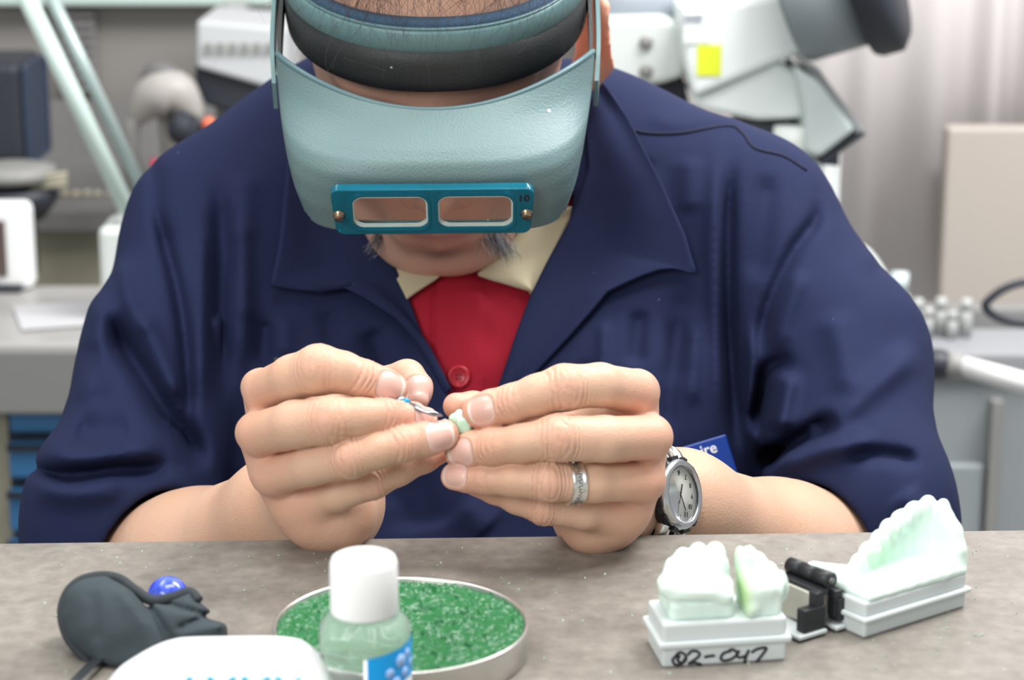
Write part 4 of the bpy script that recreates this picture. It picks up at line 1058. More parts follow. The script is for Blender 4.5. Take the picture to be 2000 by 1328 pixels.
# ------------------------------------------------------------------ dental models on their articulator
M['tray'] = mat('white_tray', (.60, .655, .66), rough=.4, spec=.45)
M['traygrey'] = mat('ivory_plate', (.52, .50, .43), rough=.45)
def tray_frame(A, Bp, C):
    """A front near corner, Bp along the long side, C along the short side (on the bench)"""
    x = unit(Bp-A); z = np.array([0, 0, 1.]); y = np.cross(z, x)
    if y@(C-A) < 0: y = -y
    return x, y, z
def ray_z(px, py, A):
    """height over the foot point A of the vertical line seen at (px,py)"""
    v = FWD+(px-1000)/FPX*RGT-(py-664)/FPX*UPV; t = A[1]/v[1]; return (CAM+v*t)[2]-TABLE
A1 = PZ(1287, 1309); B1 = PZ(1546, 1292); C1 = PZ(1230, 1269)
x1, y1, z1 = tray_frame(A1, B1, C1); L1 = np.linalg.norm(B1-A1); D1 = .030; H1 = ray_z(1298, 1224, A1)
A2 = PZ(1688, 1252); B2 = PZ(1897, 1186); C2 = PZ(1640, 1225)
x2, y2, z2 = tray_frame(A2, B2, C2); L2 = np.linalg.norm(B2-A2); D2 = .030; H2 = ray_z(1684, 1183, A2)
print('tray', L1, H1, L2, H2, 'D1', abs((C1-A1)@y1), (C1-A1)@x1, abs((C2-A2)@y2), (C2-A2)@x2)
def tray(parent, A, x, y, L, D, H):
    Mx = frame_m(A, x, y, [0, 0, 1])
    bm = bmesh.new()
    box_bm(bm, (L/2, D/2, H*.24), (L-.0035, D-.0035, H*.48), Mx, .0010)
    box_bm(bm, (L/2, D/2, H*.52), (L, D, H*.15), Mx, .0009)
    box_bm(bm, (L/2, D/2, H*.78), (L-.0035, D-.0035, H*.44), Mx, .0012)
    return put('tray', bm_mesh('tray', bm), M['tray'], parent, smooth=False), Mx
mod1 = empty('dental_model', A1+x1*L1/2+y1*D1/2, 'left dental cast on a white tray marked 02-047', 'dental model', 'pair of hinged dental casts')
t1, Mx1 = tray(mod1, A1, x1, y1, L1, D1, H1)
mod2 = empty('dental_model', A2+x2*L2/2+y2*D2/2, 'right dental cast whose tooth arch rises towards its far end', 'dental model', 'pair of hinged dental casts')
t2, Mx2 = tray(mod2, A2, x2, y2, L2, D2, H2)
# handwriting
def wr(px, py):
    """point on the front face of the left tray"""
    v = FWD+(px-1000)/FPX*RGT-(py-664)/FPX*UPV; n = y1; t = ((A1+y1*.0012-CAM)@n)/(v@n); return CAM+v*t
strokes = [[(1322, 1281), (1314, 1289), (1318, 1298), (1330, 1298), (1340, 1288), (1337, 1278), (1327, 1275), (1318, 1284)], [(1328, 1280), (1324, 1290), (1332, 1295), (1340, 1284)],
           [(1343, 1280), (1352, 1272), (1364, 1274), (1366, 1281), (1357, 1289), (1345, 1297), (1356, 1295), (1370, 1298)], [(1376, 1284), (1386, 1282), (1396, 1281)],
           [(1428, 1272), (1414, 1276), (1408, 1286), (1414, 1291), (1430, 1287), (1440, 1277), (1432, 1269), (1424, 1271)], [(1444, 1271), (1440, 1281), (1446, 1285), (1460, 1280)], [(1463, 1270), (1457, 1284), (1454, 1298)],
           [(1468, 1275), (1480, 1268), (1497, 1266), (1490, 1278), (1482, 1288), (1477, 1296)]]
for st in strokes:
    w3 = np.array([wr(*p) for p in catmull(st, 26)])
    tube('handwriting', w3+y1*.0004, .00055, M['ink'], t1, 6)
# plaster casts
M['plaster'] = mat('mint_plaster_cast', (.74, .88, .80), rough=.6, sss=.08, bump=[('noise', 220, .12, .0006)], attr=True)
def L2W(Mx, p): return np.array(Mx @ Vector(p))
def arch_tooth(X, c, r): return s_ell(X, c, r)
def toL(Mx, X):
    Mi = np.array(Mx.inverted()); return X@Mi[:3, :3].T+Mi[:3, 3]
HT = .0
def castA(X):
    l = toL(Mx1, X); H = H1
    d = s_box(l, (L1*.345, D1*.52, H+.0045), (L1*.245, D1*.36, .0060), .0025)
    d = smin(d, s_ell(l, (L1*.33, D1*.50, H+.011), (L1*.285, D1*.42, .0052)), .003)
    d = smax(d, -(s_box(l, (L1*.34, D1*.14, H+.0072), (L1*.35, .0022, .0010), .0008)), .001)
    for i, (u, v, h, r) in enumerate(((.10, .42, .0135, .0034), (.14, .62, .0150, .0036), (.19, .80, .0170, .0040), (.29, .88, .0205, .0050), (.40, .86, .0225, .0054), (.51, .72, .0240, .0056), (.53, .50, .0205, .0040), (.30, .60, .0150, .0036), (.22, .45, .0125, .0034), (.42, .52, .0170, .0042), (.36, .72, .0185, .0034), (.46, .66, .0200, .0034))):
        d = smin(d, s_ell(l, (L1*u, D1*v, H+h*.92-.004), (r*.82, r*.82, .0066)), .0007)
    d = smin(d, s_cap(l, (L1*.09, D1*.30, H+.012), (L1*.52, D1*.16, H+.0085), .0022, .0024), .0025)
    d = smin(d, s_cap(l, (L1*.09, D1*.30, H+.012), (L1*.25, D1*.80, H+.016), .0025, .003), .003)
    d = smax(d, l[:, 0]-L1*.60-.10*(H+.024-l[:, 2]), .002)
    return smax(d, H-.0005-l[:, 2], .001)+.00022*noise3(X, 700, 6)
def castB(X):
    l = toL(Mx1, X); H = H1
    d = s_box(l, (L1*.80, D1*.45, H+.0040), (L1*.145, D1*.32, .0065), .0025)
    d = smin(d, s_ell(l, (L1*.81, D1*.45, H+.0105), (L1*.185, D1*.36, .0050)), .003)
    for (u, v, h, r) in ((.68, .62, .0225, .0042), (.76, .66, .0220, .0048), (.83, .62, .0195, .0046), (.90, .52, .0160, .0046), (.96, .40, .0135, .0042), (.80, .40, .0150, .0050)):
        d = smin(d, s_ell(l, (L1*u, D1*v, H+h*.92-.004), (r*.84, r*.84, .0068)), .0007)
    d = smin(d, s_cap(l, (L1*.70, D1*.14, H+.003), (L1*.655, D1*.55, H+.018), .0022, .0030), .004)
    d = smax(d, L1*.645+.05*(H+.02-l[:, 2])-l[:, 0], .0025)
    return smax(d, H-.0005-l[:, 2], .001)+.00022*noise3(X, 700, 7)
def castC(X):
    l = toL(Mx2, X); H = H2
    d = s_box(l, (L2*.52, D2*.5, H-.0005), (L2*.46, D2*.44, .0030), .0015)
    def wall(u0, v0, u1, v1, h0, h1, t): return s_cap(l, (L2*u0, D2*v0, H+h0), (L2*u1, D2*v1, H+h1), t, t)
    # rising outer wall of gum with the teeth on its rim
    path = [(-.02, .98, .0075), (.08, .84, .0055), (.20, .74, .0050), (.32, .78, .0070), (.45, .85, .0095), (.58, .88, .0130), (.70, .90, .0155), (.80, .88, .0185), (.90, .82, .0210), (.97, .68, .0230), (.985, .50, .0215), (.985, .34, .0170), (.97, .22, .0100)]
    for (a, b) in zip(path[:-1], path[1:]):
        for z in np.linspace(0, 1, 9):
            d = smin(d, wall(a[0], a[1], b[0], b[1], a[2]*z-.001, b[2]*z-.001, .0026), .002)
    for (u, v, h, r) in ((.30, .76, .008, .0042), (.42, .80, .0115, .0050), (.53, .84, .0145, .0048), (.63, .86, .0180, .0048), (.74, .86, .0205, .0052), (.84, .84, .0230, .0046), (.93, .76, .0250, .0042), (.985, .58, .0245, .0036)):
        d = smin(d, s_ell(l, (L2*u, D2*v, H+h-.002), (r, r*.85, .0050)), .0010)
    d = smin(d, s_cap(l, (L2*.02, D2*.60, H+.0035), (L2*.32, D2*.28, H+.001), .0022, .0020), .003)
    d = smin(d, s_cap(l, (L2*.25, D2*.25, H+.0015), (L2*.75, D2*.14, H+.0015), .0020, .0022), .003)
    d = smin(d, s_cap(l, (L2*.75, D2*.14, H+.0015), (L2*.96, D2*.22, H+.003), .0022, .003), .003)
    d = smin(d, s_cap(l, (-.003, D2*.9, H+.008), (L2*.16, D2*.62, H+.006), .0026, .0030), .003)
    return smax(d, H-.0005-l[:, 2], .001)+.00028*noise3(X, 600, 9)
def cast(name, f, Mx, L, D, H, parent, gspots, lab=None):
    c = L2W(Mx, (L/2, D/2, H+.01)); V, F = surf_nets(f, c-np.array([.045, .045, .022]), c+np.array([.045, .045, .026]), .00075, B=10)
    me = mesh_np(name, V, F); C = np.tile(np.array([.70, .85, .78]), (len(V), 1)); l = toL(Mx, V)
    for (p, s, a, colr) in gspots:
        g = a*np.exp(-(((l-np.array([L*p[0], D*p[1], H+p[2]]))/np.array(s))**2).sum(1)); C = C*(1-g[:, None])+np.array(colr)*g[:, None]
    col_attr(me, np.clip(C, 0, 1)); return put(name, me, M['plaster'], parent, label=lab)
cast('plaster_cast', castA, Mx1, L1, D1, H1, mod1, [((.5, .6, .018), (.004, .004, .003), .3, (.40, .68, .60))])
cast('plaster_cast', castB, Mx1, L1, D1, H1, mod1, [((.655, .3, .008), (.0032, .012, .010), .9, (.36, .55, .20)), ((.66, .6, .022), (.004, .005, .005), .5, (.45, .70, .36))], 'detached section with green cut face')
cast('plaster_cast', castC, Mx2, L2, D2, H2, mod2, [((.42, .75, .008), (.012, .006, .006), .55, (.45, .70, .44)), ((.5, .5, .001), (.012, .008, .004), .35, (.45, .70, .52))])
# hinge between the trays
art = empty('model_hinge', PZ(1600, 1245), 'black hinge with ivory plates joining the two dental casts', 'hinge')
def HP(px, py, d): return P(px, py, d)
dH = np.dot(PZ(1600, 1240)-CAM, FWD)
h0 = L2W(Mx1, (L1, D1*.98, 0)); 
ha = P(1543, 1103, dH+.016); hb = P(1624, 1134, dH-.003); hd = unit(hb-ha)
knl = [ha+(hb-ha)*t for t in (0, .31, .33, .64, .66, 1)]
for a, b in ((0, 1), (2, 3), (4, 5)): tube('hinge_barrel', [knl[a], knl[b]], .0032, M['black'], art, 22)
tube('hinge_pin', [ha-hd*.0006, hb+hd*.0006], .0012, M['darksteel'], art, 12)
hh = np.array([hd[0], hd[1], 0]); hh = unit(hh); hw_ = np.cross(np.array([0, 0, 1.]), hh)
if hw_[0] < 0: hw_ = -hw_                # to the right tray
LEN = np.linalg.norm((hb-ha)[:2]); zt = ha[2]-.002-TABLE
base = np.array([ha[0], ha[1], TABLE])
HM = frame_m(base, hh, hw_, [0, 0, 1])
def hbx(nm, x0, x1, y0, y1, z0, z1, mt, bev=.0005, rot=0):
    return box(nm, ((x0+x1)/2, (y0+y1)/2, (z0+z1)/2), (x1-x0, y1-y0, z1-z0), mt, art, M=HM, bev=bev)
zt = (hb[2]-TABLE)-.0035
hbx('hinge_leaf', 0, LEN, -.0070, -.0012, zt-.002, zt+.0005, M['black'])
hbx('hinge_leaf', LEN*.55, LEN+.001, .0012, .0058, zt-.004, zt-.001, M['black'])
hbx('ivory_plate', .001, LEN-.003, -.0085, -.0068, .004, zt-.001, M['traygrey'], .0003)
hbx('clip_arm', LEN-.004, LEN+.0005, -.0085, -.0045, .003, zt, M['black'])
hbx('clip_foot', LEN-.004, LEN+.0008, -.0145, -.0030, .003, .0125, M['black'])
hbx('clip_arm', LEN-.004, LEN+.0005, .0020, .0050, .006, zt-.002, M['black'])
hbx('clip_foot', LEN-.004, LEN+.0012, .0030, .0110, .004, .0135, M['black'])
hbx('ivory_plate', .001, LEN-.004, .0005, .0018, .003, zt-.004, M['traygrey'], .0003)
hbx('base_plate', .004, LEN+.002, -.0180, -.0030, .0012, .0028, M['tray'], .0004)
hbx('base_plate', .004, LEN+.003, .0010, .0180, .0012, .0028, M['tray'], .0004)
# ------------------------------------------------------------------ room
M['floor'] = mat('floor_vinyl', (.30, .30, .29), rough=.5, var=(3, .3, (.24, .24, .23)))
M['wall'] = mat('grey_wall', (.235, .222, .210), rough=.8, var=(1.5, .3, (.215, .205, .195)))
YB = 2.85
def struct(name, c, s, mt, **k): return props(box(name, c, s, mt, **k), kind='structure')
struct('floor', (0, 1.3, -.01), (4.2, 3.6, .02), M['floor'])
struct('wall_back', (0, YB+.03, 1.0), (4.2, .06, 2.0), M['wall'])
# upper shelf edge of pale glassy plastic along the wall
def bgbox(name, px0, py0, px1, py1, Y, dep, mt, parent=None, bev=.004, **k):
    """upright box whose near face spans the two picture corners at distance Y"""
    a = PY(px0, py0, Y); b = PY(px1, py1, Y); c = ((a[0]+b[0])/2, Y+dep/2, (a[2]+b[2])/2); s = (abs(b[0]-a[0]), dep, abs(a[2]-b[2]))
    return box(name, c, s, mt, parent, bev=bev, **k)
M['counter'] = mat('pale_counter', (.36, .35, .34), rough=.35, var=(4, .4, (.29, .29, .28)))
M['cedge'] = mat('counter_edge', (.19, .19, .185), rough=.5)
M['beige'] = mat('beige_paint', (.27, .255, .19), rough=.55)
M['bluedrawer'] = mat('blue_drawer', (.030, .13, .285), rough=.4)
M['darkgap'] = mat('dark_recess', (.012, .018, .03), rough=.8)
M['greyp'] = mat('grey_enamel', (.24, .24, .23), rough=.5)
M['palegreen'] = mat('pale_enamel', (.52, .64, .60), rough=.35)
M['offw'] = mat('offwhite_enamel', (.62, .66, .64), rough=.35)
M['dk'] = mat('dark_plastic', (.022, .026, .036), rough=.5)
M['fauc'] = mat('warm_grey_body', (.36, .34, .32), rough=.45)
# left cabinet: counter, blue drawers
YC = 1.95
cz = PY(60, 672, YC)[2]; DC = PZ(60, 556, cz)[1]-YC
cab = empty('drawer_cabinet', (PY(0, 0, YC)[0], YC+.25, 0), 'grey topped cabinet with blue drawers behind the person, at the left', 'cabinet')
xl = PY(-160, 700, YC)[0]; xr = PY(330, 700, YC)[0]
box('countertop', ((xl+xr)/2, YC+DC/2, cz-.028), (xr-xl, DC, .056), M['counter'], cab, bev=.006)
box('edge_trim', ((xl+xr)/2, YC-.012, cz-.032), (xr-xl, .014, .062), M['cedge'], cab, bev=.003)
box('carcass', ((xl+xr)/2, YC+DC/2+.005, (cz-.06)/2), (xr-xl-.02, DC-.02, cz-.06), M['beige'], cab)
for (y0, y1) in ((766, 846), (866, 936), (958, 1040), (1056, 1140)):
    a = PY(14, y0, YC); b = PY(300, y1, YC); zc0, zc1 = a[2], b[2]
    if zc1 < .03: continue
    dr = box('drawer', ((a[0]+b[0])/2, YC+.012, (zc0+zc1)/2), (b[0]-a[0], .022, zc0-zc1), M['bluedrawer'], cab, bev=.003)
    box('drawer_lip', ((a[0]+b[0])/2, YC-.001, zc0-.004), (b[0]-a[0], .008, .006), M['darkgap'], dr)
a = PY(14, 742, YC); b = PY(300, 1150, YC); box('recess', ((a[0]+b[0])/2, YC+.018, (a[2]+max(b[2], .02))/2), (b[0]-a[0]+.01, .012, a[2]-max(b[2], .02)), M['darkgap'], cab)
# things on the left counter
pan = empty('paper_sheet', PY(95, 620, 2.1), 'white paper sheet lying on the counter at the left', 'paper')
for (x0, y0, x1, y1, rz) in ((60, 640, 170, 590, .3),):
    c = PZ((x0+x1)/2, (y0+y1)/2, cz+.002); box('sheet', (0, 0, 0), (.08, .10, .001), mat('paper', (.50, .50, .52), rough=.6), pan, M=TM(c, rz))
mon = empty('white_monitor', PZ(30, 575, cz), 'white framed screen standing on the counter at the far left', 'screen')
ym = PZ(30, 560, cz)[1]
mb = bgbox('frame', -60, 398, 64, 568, ym-.02, .03, M['white'], mon, .008); bgbox('screen_panel', -60, 432, 14, 540, ym-.024, .004, mat('brown_screen', (.10, .07, .065), rough=.2), mon, .001)
bgbox('foot', -50, 560, 40, 582, ym-.03, .07, M['dk'], mon, .002)
# back-left bench unit with shelf
YS = max(2.45, YC+DC+.02)
print('DC', DC, 'YS', YS)
unit_ = empty('shelf_unit', (PY(150, 0, YS)[0], YS+.15, 0), 'long beige cupboard with a dark ledge behind the blue drawer cabinet', 'cupboard')
xa = PY(-300, 0, YS)[0]; xb = PY(700, 0, YS)[0]; zl = PY(0, 412, YS)[2]
box('carcass', ((xa+xb)/2, YS+.19, (zl-.02)/2+.0), (xb-xa, .36, zl-.02), M['beige'], unit_)
box('ledge', ((xa+xb)/2, YS+.18, zl-.008), (xb-xa, .40, .026), mat('ledge_grey', (.17, .165, .165), rough=.5), unit_, bev=.003)
zs = PY(0, 322, YS+.15)[2]
box('upstand', ((xa+xb)/2, YS+.34, (zl+zs)/2+.02), (xb-xa, .02, zs-zl+.06), mat('upstand_grey', (.19, .185, .18), rough=.6), unit_)
box('upper_board', ((xa+xb)/2, YS+.365, PY(0, 262, YS+.35)[2]), (xb-xa, .03, .075), mat('olive_board', (.27, .25, .17), rough=.6), unit_)
# small clutter along the ledge: boxes of burs and plaster bits
rs = np.random.RandomState(4)
cl = [(88, 398, 18, (.42, .38, .26)), (108, 400, 14, (.50, .46, .33)), (128, 396, 16, (.36, .33, .24)), (150, 400, 14, (.50, .44, .30)), (172, 399, 16, (.42, .40, .30)), (192, 400, 14, (.48, .45, .34)), (212, 398, 12, (.40, .38, .3)), (74, 394, 8, (.45, .06, .04))]
for i, (px, py, w_, c_) in enumerate(cl):
    p0 = PY(px, 405, YS+.06); s_ = w_/FPX*YS; o = box('stone_block', (p0[0], YS+.06, zl+.005+s_*.45), (s_*1.1, s_, s_*.9), mat('clutter', c_, rough=.6), bev=.003)
    props(o, ['darker cream block beside the small red one', 'second pale block of the row on the dark ledge', 'dull olive block in the row on the dark ledge', 'warm sandy block in the middle of the ledge row', 'fifth cream block of the row on the dark ledge', 'pale block next to last in the ledge row', 'small block ending the ledge row beside the lamp arm', 'small red block on the dark ledge above the screen'][i], 'block', 'small blocks along the ledge')
# dark round holder, dark monitor
hz = PY(40, 372, 2.3)
dkh = empty('tool_carousel', hz, 'round black tool holder with pale rods at the far left', 'tool holder')
lathe('bowl', [(.001, -.03), (.030, -.03), (.045, -.01), (.046, .004), (.001, .004)], TM(PY(30, 372, 2.3)), M['dk'], dkh, 40)
lathe('lid', [(.001, .004), (.048, .004), (.048, .016), (.03, .02), (.001, .02)], TM(PY(22, 356, 2.3)), M['greyp'], dkh, 40)
lathe('stem', [(.001, 0), (.02, 0), (.02, .08), (.001, .08)], TM(PY(30, 372, 2.3)-np.array([0, 0, .09])), M['dk'], dkh, 24)
for k in range(3): tube('rod', [PY(60, 352+k*8, 2.28), PY(132, 340+k*9, 2.28)], .004, M['beige'], dkh, 8)
mo = empty('dark_cabinet', PY(20, 330, 2.4), 'dark upright equipment box at the far left edge', 'equipment box')
bgbox('housing', -80, 122, 50, 322, 2.38, .12, M['dk'], mo, .01); bgbox('side_panel', 48, 128, 60, 322, 2.385, .10, mat('navy_panel', (.03, .045, .08), rough=.5), mo, .004)
bgbox('base', -60, 320, 40, 345, 2.40, .10, M['greyp'], mo, .004)
# lamp arm (two parallel bars) from upper left down to its base
lamp = empty('lamp_arm', PY(225, 520, 2.05), 'pale green articulated lamp arm slanting down to a white base', 'lamp')
def bar(name, p0, p1, r0, Y0_, Y1_, mt, parent, seg=14): return tube(name, [PY(*p0, Y0_), PY(*p1, Y1_)], r0, mt, parent, seg)
bar('arm_bar', (40, -30), (258, 428), .0085, 2.0, 2.05, M['palegreen'], lamp); bar('arm_bar', (88, -30), (292, 400), .0065, 2.03, 2.08, mat('arm_grey', (.34, .42, .41), rough=.35, metal=.3), lamp)
bgbox('arm_joint', 222, 408, 300, 452, 2.04, .04, M['offw'], lamp, .01); la = PY(190, 446, 2.03); lb_ = PY(262, 446, 2.03)
box('lamp_base', ((la[0]+lb_[0])/2, 2.065, (la[2]+cz)/2+.0005), (lb_[0]-la[0], .07, la[2]-cz-.001), M['offw'], lamp, bev=.006)
# light rail across the top
rail = empty('wall_rail', PY(260, 5, YB-.05), 'pale blue green rail along the top of the grey wall at the left', 'rail')
bgbox('rail_strip', -80, -30, 530, 12, YB-.04, .03, M['palegreen'], rail, .004)
bgbox('upright', 438, 0, 480, 50, YB-.10, .03, mat('hanger', (.40, .43, .41), rough=.5), rail, .003)
# notices on wall: faint louvre panel
lou = empty('louvre_panel', PY(150, 120, YB-.01), 'faint grey slatted vent on the wall beside the lamp arm', 'vent')
bgbox('backing', 112, 20, 190, 190, YB-.012, .010, M['wall'], lou, .002)
for k in range(9): bgbox('slat', 116, 28+k*18, 186, 35+k*18, YB-.022, .012, mat('slat_grey', (.25, .245, .25), rough=.6) if k == 0 else bpy.data.materials['slat_grey'], lou, .002)
# white printer-like device with dark underside
dv = empty('white_device', PY(460, 150, 2.4), 'white bench device with a slanted dark front and vent slots, left of the head', 'device')
def prism(name, poly, Y, dep, mt, parent, bev=.004):
    bm = bmesh.new(); vs = [bm.verts.new(PY(x, y, Y)) for x, y in poly]; f = bm.faces.new(vs); r = bmesh.ops.extrude_face_region(bm, geom=[f])
    for v in r['geom']:
        if isinstance(v, bmesh.types.BMVert): v.co.y += dep
    bmesh.ops.recalc_face_normals(bm, faces=bm.faces[:])
    if bev: bmesh.ops.bevel(bm, geom=bm.edges[:], offset=bev, segments=2, affect='EDGES', profile=.5, clamp_overlap=True)
    return put(name, bm_mesh(name, bm), mt, parent, smooth=False)
prism('housing', [(384, 40), (560, 56), (560, 178), (540, 176), (384, 132)], 2.4, .16, mat('device_white', (.50, .52, .53), rough=.4), dv)
prism('front_panel', [(380, 130), (560, 180), (560, 235), (470, 225), (400, 205), (380, 160)], 2.41, .15, M['dk'], dv)
for k in range(6): prism('vent_slot', [(400+k*24, 84), (412+k*24, 85), (412+k*24, 104), (400+k*24, 103)], 2.395, .01, M['greyp'], dv, 0)
prism('stand', [(420, 200), (560, 232), (560, 392), (420, 392)], 2.44, .1, M['greyp'], dv)
# small microscope / handpiece with curled hose
ms = empty('handpiece_holder', PY(320, 220, 2.35), 'blurred grey handpiece with black grips resting behind the lamp arm', 'handpiece')
bl = lambda p, r, Y: (PY(*p, Y), r)
tube('body', catmull([PY(262, 232, 2.35), PY(300, 190, 2.35), PY(345, 185, 2.35), PY(385, 235, 2.35)], 20), [.010+.017*math.sin(math.pi*i/19) for i in range(20)], M['fauc'], ms, 20)
tube('head', catmull([PY(285, 170, 2.35), PY(305, 140, 2.35), PY(335, 150, 2.35), PY(350, 175, 2.35)], 14), .011, mat('dim_grey', (.13, .13, .13), rough=.5), ms, 14)
tube('grip', catmull([PY(342, 225, 2.33), PY(362, 252, 2.33), PY(392, 262, 2.33)], 12), [.010+.010*math.sin(math.pi*i/11) for i in range(12)], M['dk'], ms, 16)
tube('neck', catmull([PY(270, 215, 2.35), PY(255, 260, 2.35), PY(262, 340, 2.37), PY(285, 400, 2.40)], 14), .010, M['greyp'], ms, 12)
tube('support', [PY(330, 230, 2.36), PY(335, 300, 2.40), PY(337, 380, 2.42)], .012, M['fauc'], ms, 12)
bm = bmesh.new(); bmesh.ops.create_uvsphere(bm, u_segments=20, v_segments=14, radius=.0075); bm.transform(Matrix.Translation(Vector(PY(408, 242, 2.32)))); put('knob', bm_mesh('knob', bm), mat('orange_knob', (.75, .16, .07), rough=.4), ms)
rb = empty('red_cup', PY(312, 350, 2.3), 'small crimson cup beside the foot of the lamp arm', 'cup')
lathe('cup_body', [(.001, 0), (.007, 0), (.009, .028), (.001, .028)], TM(PY(312, 362, 2.3)), mat('crimson', (.50, .02, .08), rough=.4), rb, 24)
lathe('stand', [(.001, 0), (.012, 0), (.012, .004), (.003, .008), (.003, .04), (.001, .04)], TM(PY(312, 362, 2.3)-np.array([0, 0, .04])), M['dk'], rb, 20)
# ---- right side
# pleated blind
M['blind'] = mat('pink_grey_blind', (.84, .79, .785), rough=.7, trans=.0)
def pleated(name, px0, px1, pytop, pybot, Y, mt, amp=.008, waves=11, seed=3):
    a = PY(px0, pytop, Y); b = PY(px1, pybot, Y); n = 240; V = []; rs = np.random.RandomState(seed)
    for i in range(n):
        t = i/(n-1); x = a[0]+(b[0]-a[0])*t; y = Y-amp*math.sin(t*waves*6.283+1.3*math.sin(t*17))*(.6+.4*math.sin(t*9+2))
        V += [(x, y, 2.0), (x, y-.004, max(b[2], .02))]
    F = [(2*i, 2*i+1, 2*i+3, 2*i+2) for i in range(n-1)]
    o = put(name, mesh_py(name, V, F), mt); add_mod(o, 'SOLIDIFY', thickness=.002); return o
props(pleated('curtain', 1180, 2260, -60, 700, 2.72, M['blind']), 'pale pinkish grey pleated curtain hanging behind the microscope', 'curtain')
bm = None
props(bgbox('wall_panel', 1852, 250, 2260, 660, 2.62, .03, mat('warm_panel', (.39, .35, .31), rough=.7, var=(2, .5, (.385, .355, .33)))), 'warm beige board leaning in front of the curtain at the far right', 'board')
# right counter and cabinet
YR = 2.15; zr = PY(1900, 690, YR)[2]; DR = PZ(1900, 640, zr)[1]-YR
rc_ = empty('steel_cabinet', (PY(1900, 0, YR)[0], YR+.25, 0), 'grey cabinet with pale worktop behind the person, at the right', 'cabinet')
xa = PY(1300, 0, YR)[0]; xb = PY(2160, 0, YR)[0]
box('worktop', ((xa+xb)/2, YR+DR/2, zr-.014), (xb-xa, DR, .028), mat('pale_grey_top', (.27, .28, .295), rough=.35), rc_, bev=.004)
box('carcass', ((xa+xb)/2, YR+DR/2+.01, (zr-.03)/2), (xb-xa-.01, DR, zr-.03), mat('cabinet_grey', (.25, .275, .285), rough=.5), rc_)
a = PY(1985, 0, YR)[0]; box('door', ((PY(1790, 0, YR)[0]+a)/2, YR+.004, zr/2-.05), (a-PY(1790, 0, YR)[0]-.01, .012, zr-.14), mat('door_grey', (.27, .30, .31), rough=.5), rc_, bev=.003)
box('stile', (a+.004, YR+.002, zr/2-.02), (.012, .02, zr-.06), M['greyp'], rc_)
box('back_ledge', ((xa+xb)/2, YR+DR+.015, zr+.006), (xb-xa, .03, .03), M['cedge'], rc_, bev=.003)
# bottles on the right counter
for i, (px, py, h_, w_, c_) in enumerate(((1752, 630, .058, .012, 'm'), (1790, 636, .036, .007, 'w'), (1811, 638, .028, .006, 'w'), (1835, 634, .036, .007, 'w'), (1858, 640, .026, .006, 'w'), (1884, 636, .036, .007, 'w'))):
    p = PZ(px, py+22, zr); mt = bpy.data.materials.get('vial_white') or mat('vial_white', (.40, .41, .40), rough=.4)
    mt = mt if c_ == 'w' else mat('milky_plastic', (.55, .63, .64), rough=.3)
    bo = empty('lab_bottle', p, ['tall milky bottle next to the sleeve on the right counter', 'second small white bottle from the sleeve', 'short white bottle in the middle of the small bottle row', 'fourth small white bottle from the sleeve', 'shortest white bottle of the row, second from the panel end', 'last white bottle of the row, nearest the black cable'][i], 'bottle', 'small bottles on the right counter')
    lathe('bottle_body', [(.001, 0), (w_, 0), (w_, h_*.7), (w_*.6, h_*.82), (.001, h_*.82)], TM(p), mt, bo, 24); lathe('cap', [(.001, h_*.8), (w_*.8, h_*.8), (w_*.8, h_*1.15), (.001, h_*1.15)], TM(p), mt, bo, 20)
# lamp neck behind the sleeve
nk = empty('swivel_arm', PY(1720, 540, 2.1), 'pale curved instrument arm rising behind the right sleeve', 'instrument arm')
tube('arm', catmull([PY(1650, 480, 2.1), PY(1690, 500, 2.1), PY(1730, 560, 2.1), PY(1775, 640, 2.12), PY(1783, 672, 2.13)], 24), .008, M['offw'], nk, 14)
tube('blue_tip', [PY(1695, 540, 2.07), PY(1712, 556, 2.07)], .007, mat('blue_tip', (.12, .20, .65), rough=.4), nk, 14)
# black cable loop
cb = catmull([PY(2080, 552, 2.05), PY(2010, 550, 2.05), PY(1965, 562, 2.05), PY(1932, 585, 2.05), PY(1925, 600, 2.05), PY(1945, 618, 2.05), PY(1985, 630, 2.05), PY(2080, 640, 2.05)], 50)
props(tube('black_cable', cb, .0042, M['dk'], seg=12), 'thick black cable looping in at the right edge', 'cable')
rod = empty('white_rod', PY(1900, 720, 1.85), 'white tubular arm with a dark socket, below the black cable', 'rod')
tube('tube', [PY(1868, 712, 1.85), PY(2060, 765, 1.80)], .0095, mat('rod_white', (.66, .66, .66), rough=.35), rod, 18)
tube('socket', [PY(1790, 705, 1.86), PY(1835, 712, 1.85), PY(1872, 713, 1.85)], [.012, .014, .009], M['dk'], rod, 18)
tube('collar', [PY(1846, 710, 1.849), PY(1884, 718, 1.849)], .0115, M['greyp'], rod, 18)
# large binocular microscope
MI = 1.95
mic = empty('surgical_microscope', PY(1500, 150, MI), 'large white microscope with yellow sticker and round black housing, upper right', 'microscope')
M['micw'] = mat('microscope_white', (.86, .92, .91), rough=.35)
prism('main_body', [(1330, 18), (1585, -20), (1622, 92), (1520, 122), (1355, 192), (1340, 130)], MI, .15, M['micw'], mic, .006)
prism('lower_body', [(1352, 196), (1524, 120), (1562, 150), (1574, 232), (1480, 236), (1366, 212)], MI+.01, .13, M['micw'], mic, .006)
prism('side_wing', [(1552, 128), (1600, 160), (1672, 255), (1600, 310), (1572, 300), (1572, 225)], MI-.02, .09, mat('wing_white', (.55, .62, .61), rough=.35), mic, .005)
prism('wing_edge', [(1560, 118), (1600, 135), (1690, 258), (1672, 264), (1600, 165)], MI-.01, .09, mat('wing_grey', (.30, .32, .33), rough=.4), mic, .002)
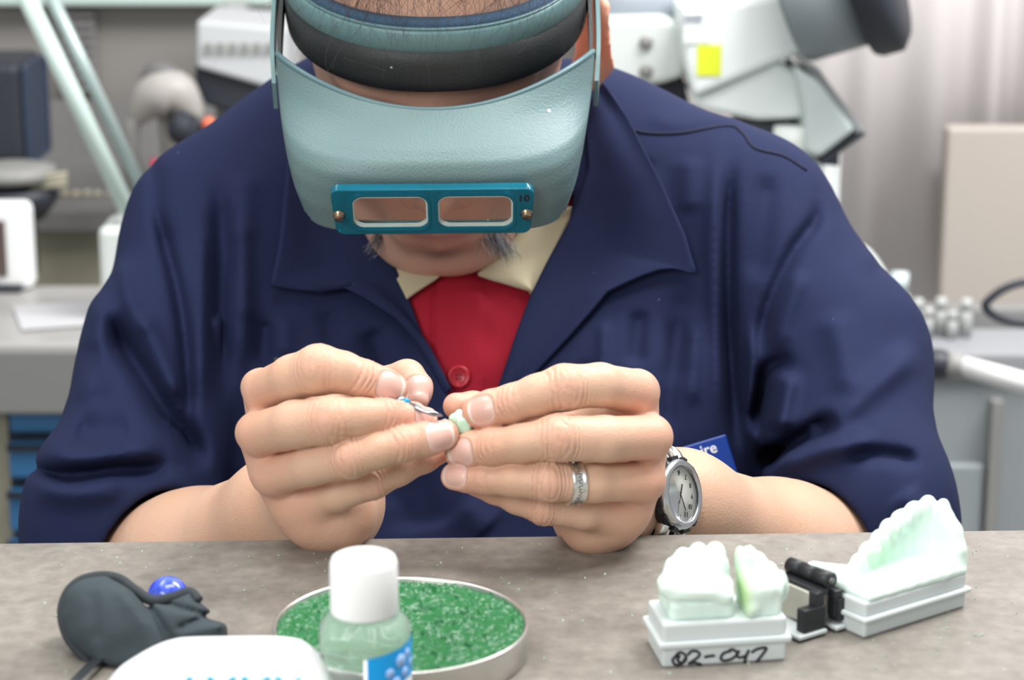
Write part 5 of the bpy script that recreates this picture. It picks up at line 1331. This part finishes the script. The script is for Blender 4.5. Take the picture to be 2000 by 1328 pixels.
prism('wing_foot', [(1602, 312), (1680, 258), (1694, 262), (1640, 300), (1640, 325), (1600, 322)], MI-.015, .07, M['dk'], mic, .002)
prism('under_housing', [(1440, 238), (1574, 236), (1574, 320), (1470, 320)], MI+.03, .09, mat('dark_grey', (.085, .095, .11), rough=.5), mic, .003)
lathe('objective', [(.001, -.02), (.013, -.02), (.018, 0), (.016, .02), (.001, .02)], TM(PY(1545, 290, MI)), M['offw'], mic, 28)
lathe('column', [(.001, -.30), (.02, -.30), (.02, .02), (.001, .02)], TM(PY(1600, 330, MI+.1)), M['offw'], mic, 24)
# barrel
bc0 = PY(1655, -60, MI); bax = unit(np.array([.90, -.25, .30])); bx0 = unit(np.cross(bax, [0, 0, 1])); BMx = frame_m(bc0-bax*.02, bx0, np.cross(bax, bx0), bax)
lathe('barrel', [(.001, -.035), (.068, -.035), (.070, -.03), (.070, .028), (.001, .028)], BMx, mat('barrel_grey', (.25, .29, .31), rough=.4), mic, 64)
lathe('barrel_ring', [(.001, .026), (.080, .026), (.083, .032), (.083, .050), (.072, .058), (.001, .058)], BMx, M['dk'], mic, 64)
yl = bgbox('yellow_sticker', 1362, 88, 1408, 148, MI-.0015, .001, mat('sticker_yellow', (.78, .86, .04), rough=.5), mic, 0)
bgbox('white_label', 1336, 48, 1388, 84, MI-.0015, .001, M['white'], mic, 0); bgbox('grey_label', 1338, 28, 1372, 44, MI-.0015, .001, mat('label_grey', (.35, .38, .42), rough=.5), mic, 0)
# arm plate behind the ear
prism('arm_plate', [(1150, 40), (1300, 36), (1334, 50), (1336, 150), (1290, 165), (1240, 168), (1150, 150)], MI+.06, .06, M['offw'], mic, .006)
for py in (82, 138): lathe('bolt', [(.001, 0), (.0065, 0), (.0060, .004), (.001, .004)], frame_m(PY(1262, py, MI+.06), [1, 0, 0], [0, 0, 1], [0, -1, 0]), M['greyp'], mic, 20)
prism('bracket', [(1225, 165), (1335, 150), (1350, 215), (1260, 200)], MI+.09, .05, M['dk'], mic, .002)
tube('cross_beam', [PY(1100, 8, MI+.12), PY(1420, -6, MI+.12)], .022, mat('beam_grey', (.30, .33, .38), rough=.4), mic, 24)
bgbox('rear_box', 1260, 200, 1350, 260, MI+.2, .06, M['fauc'], mic, .004)
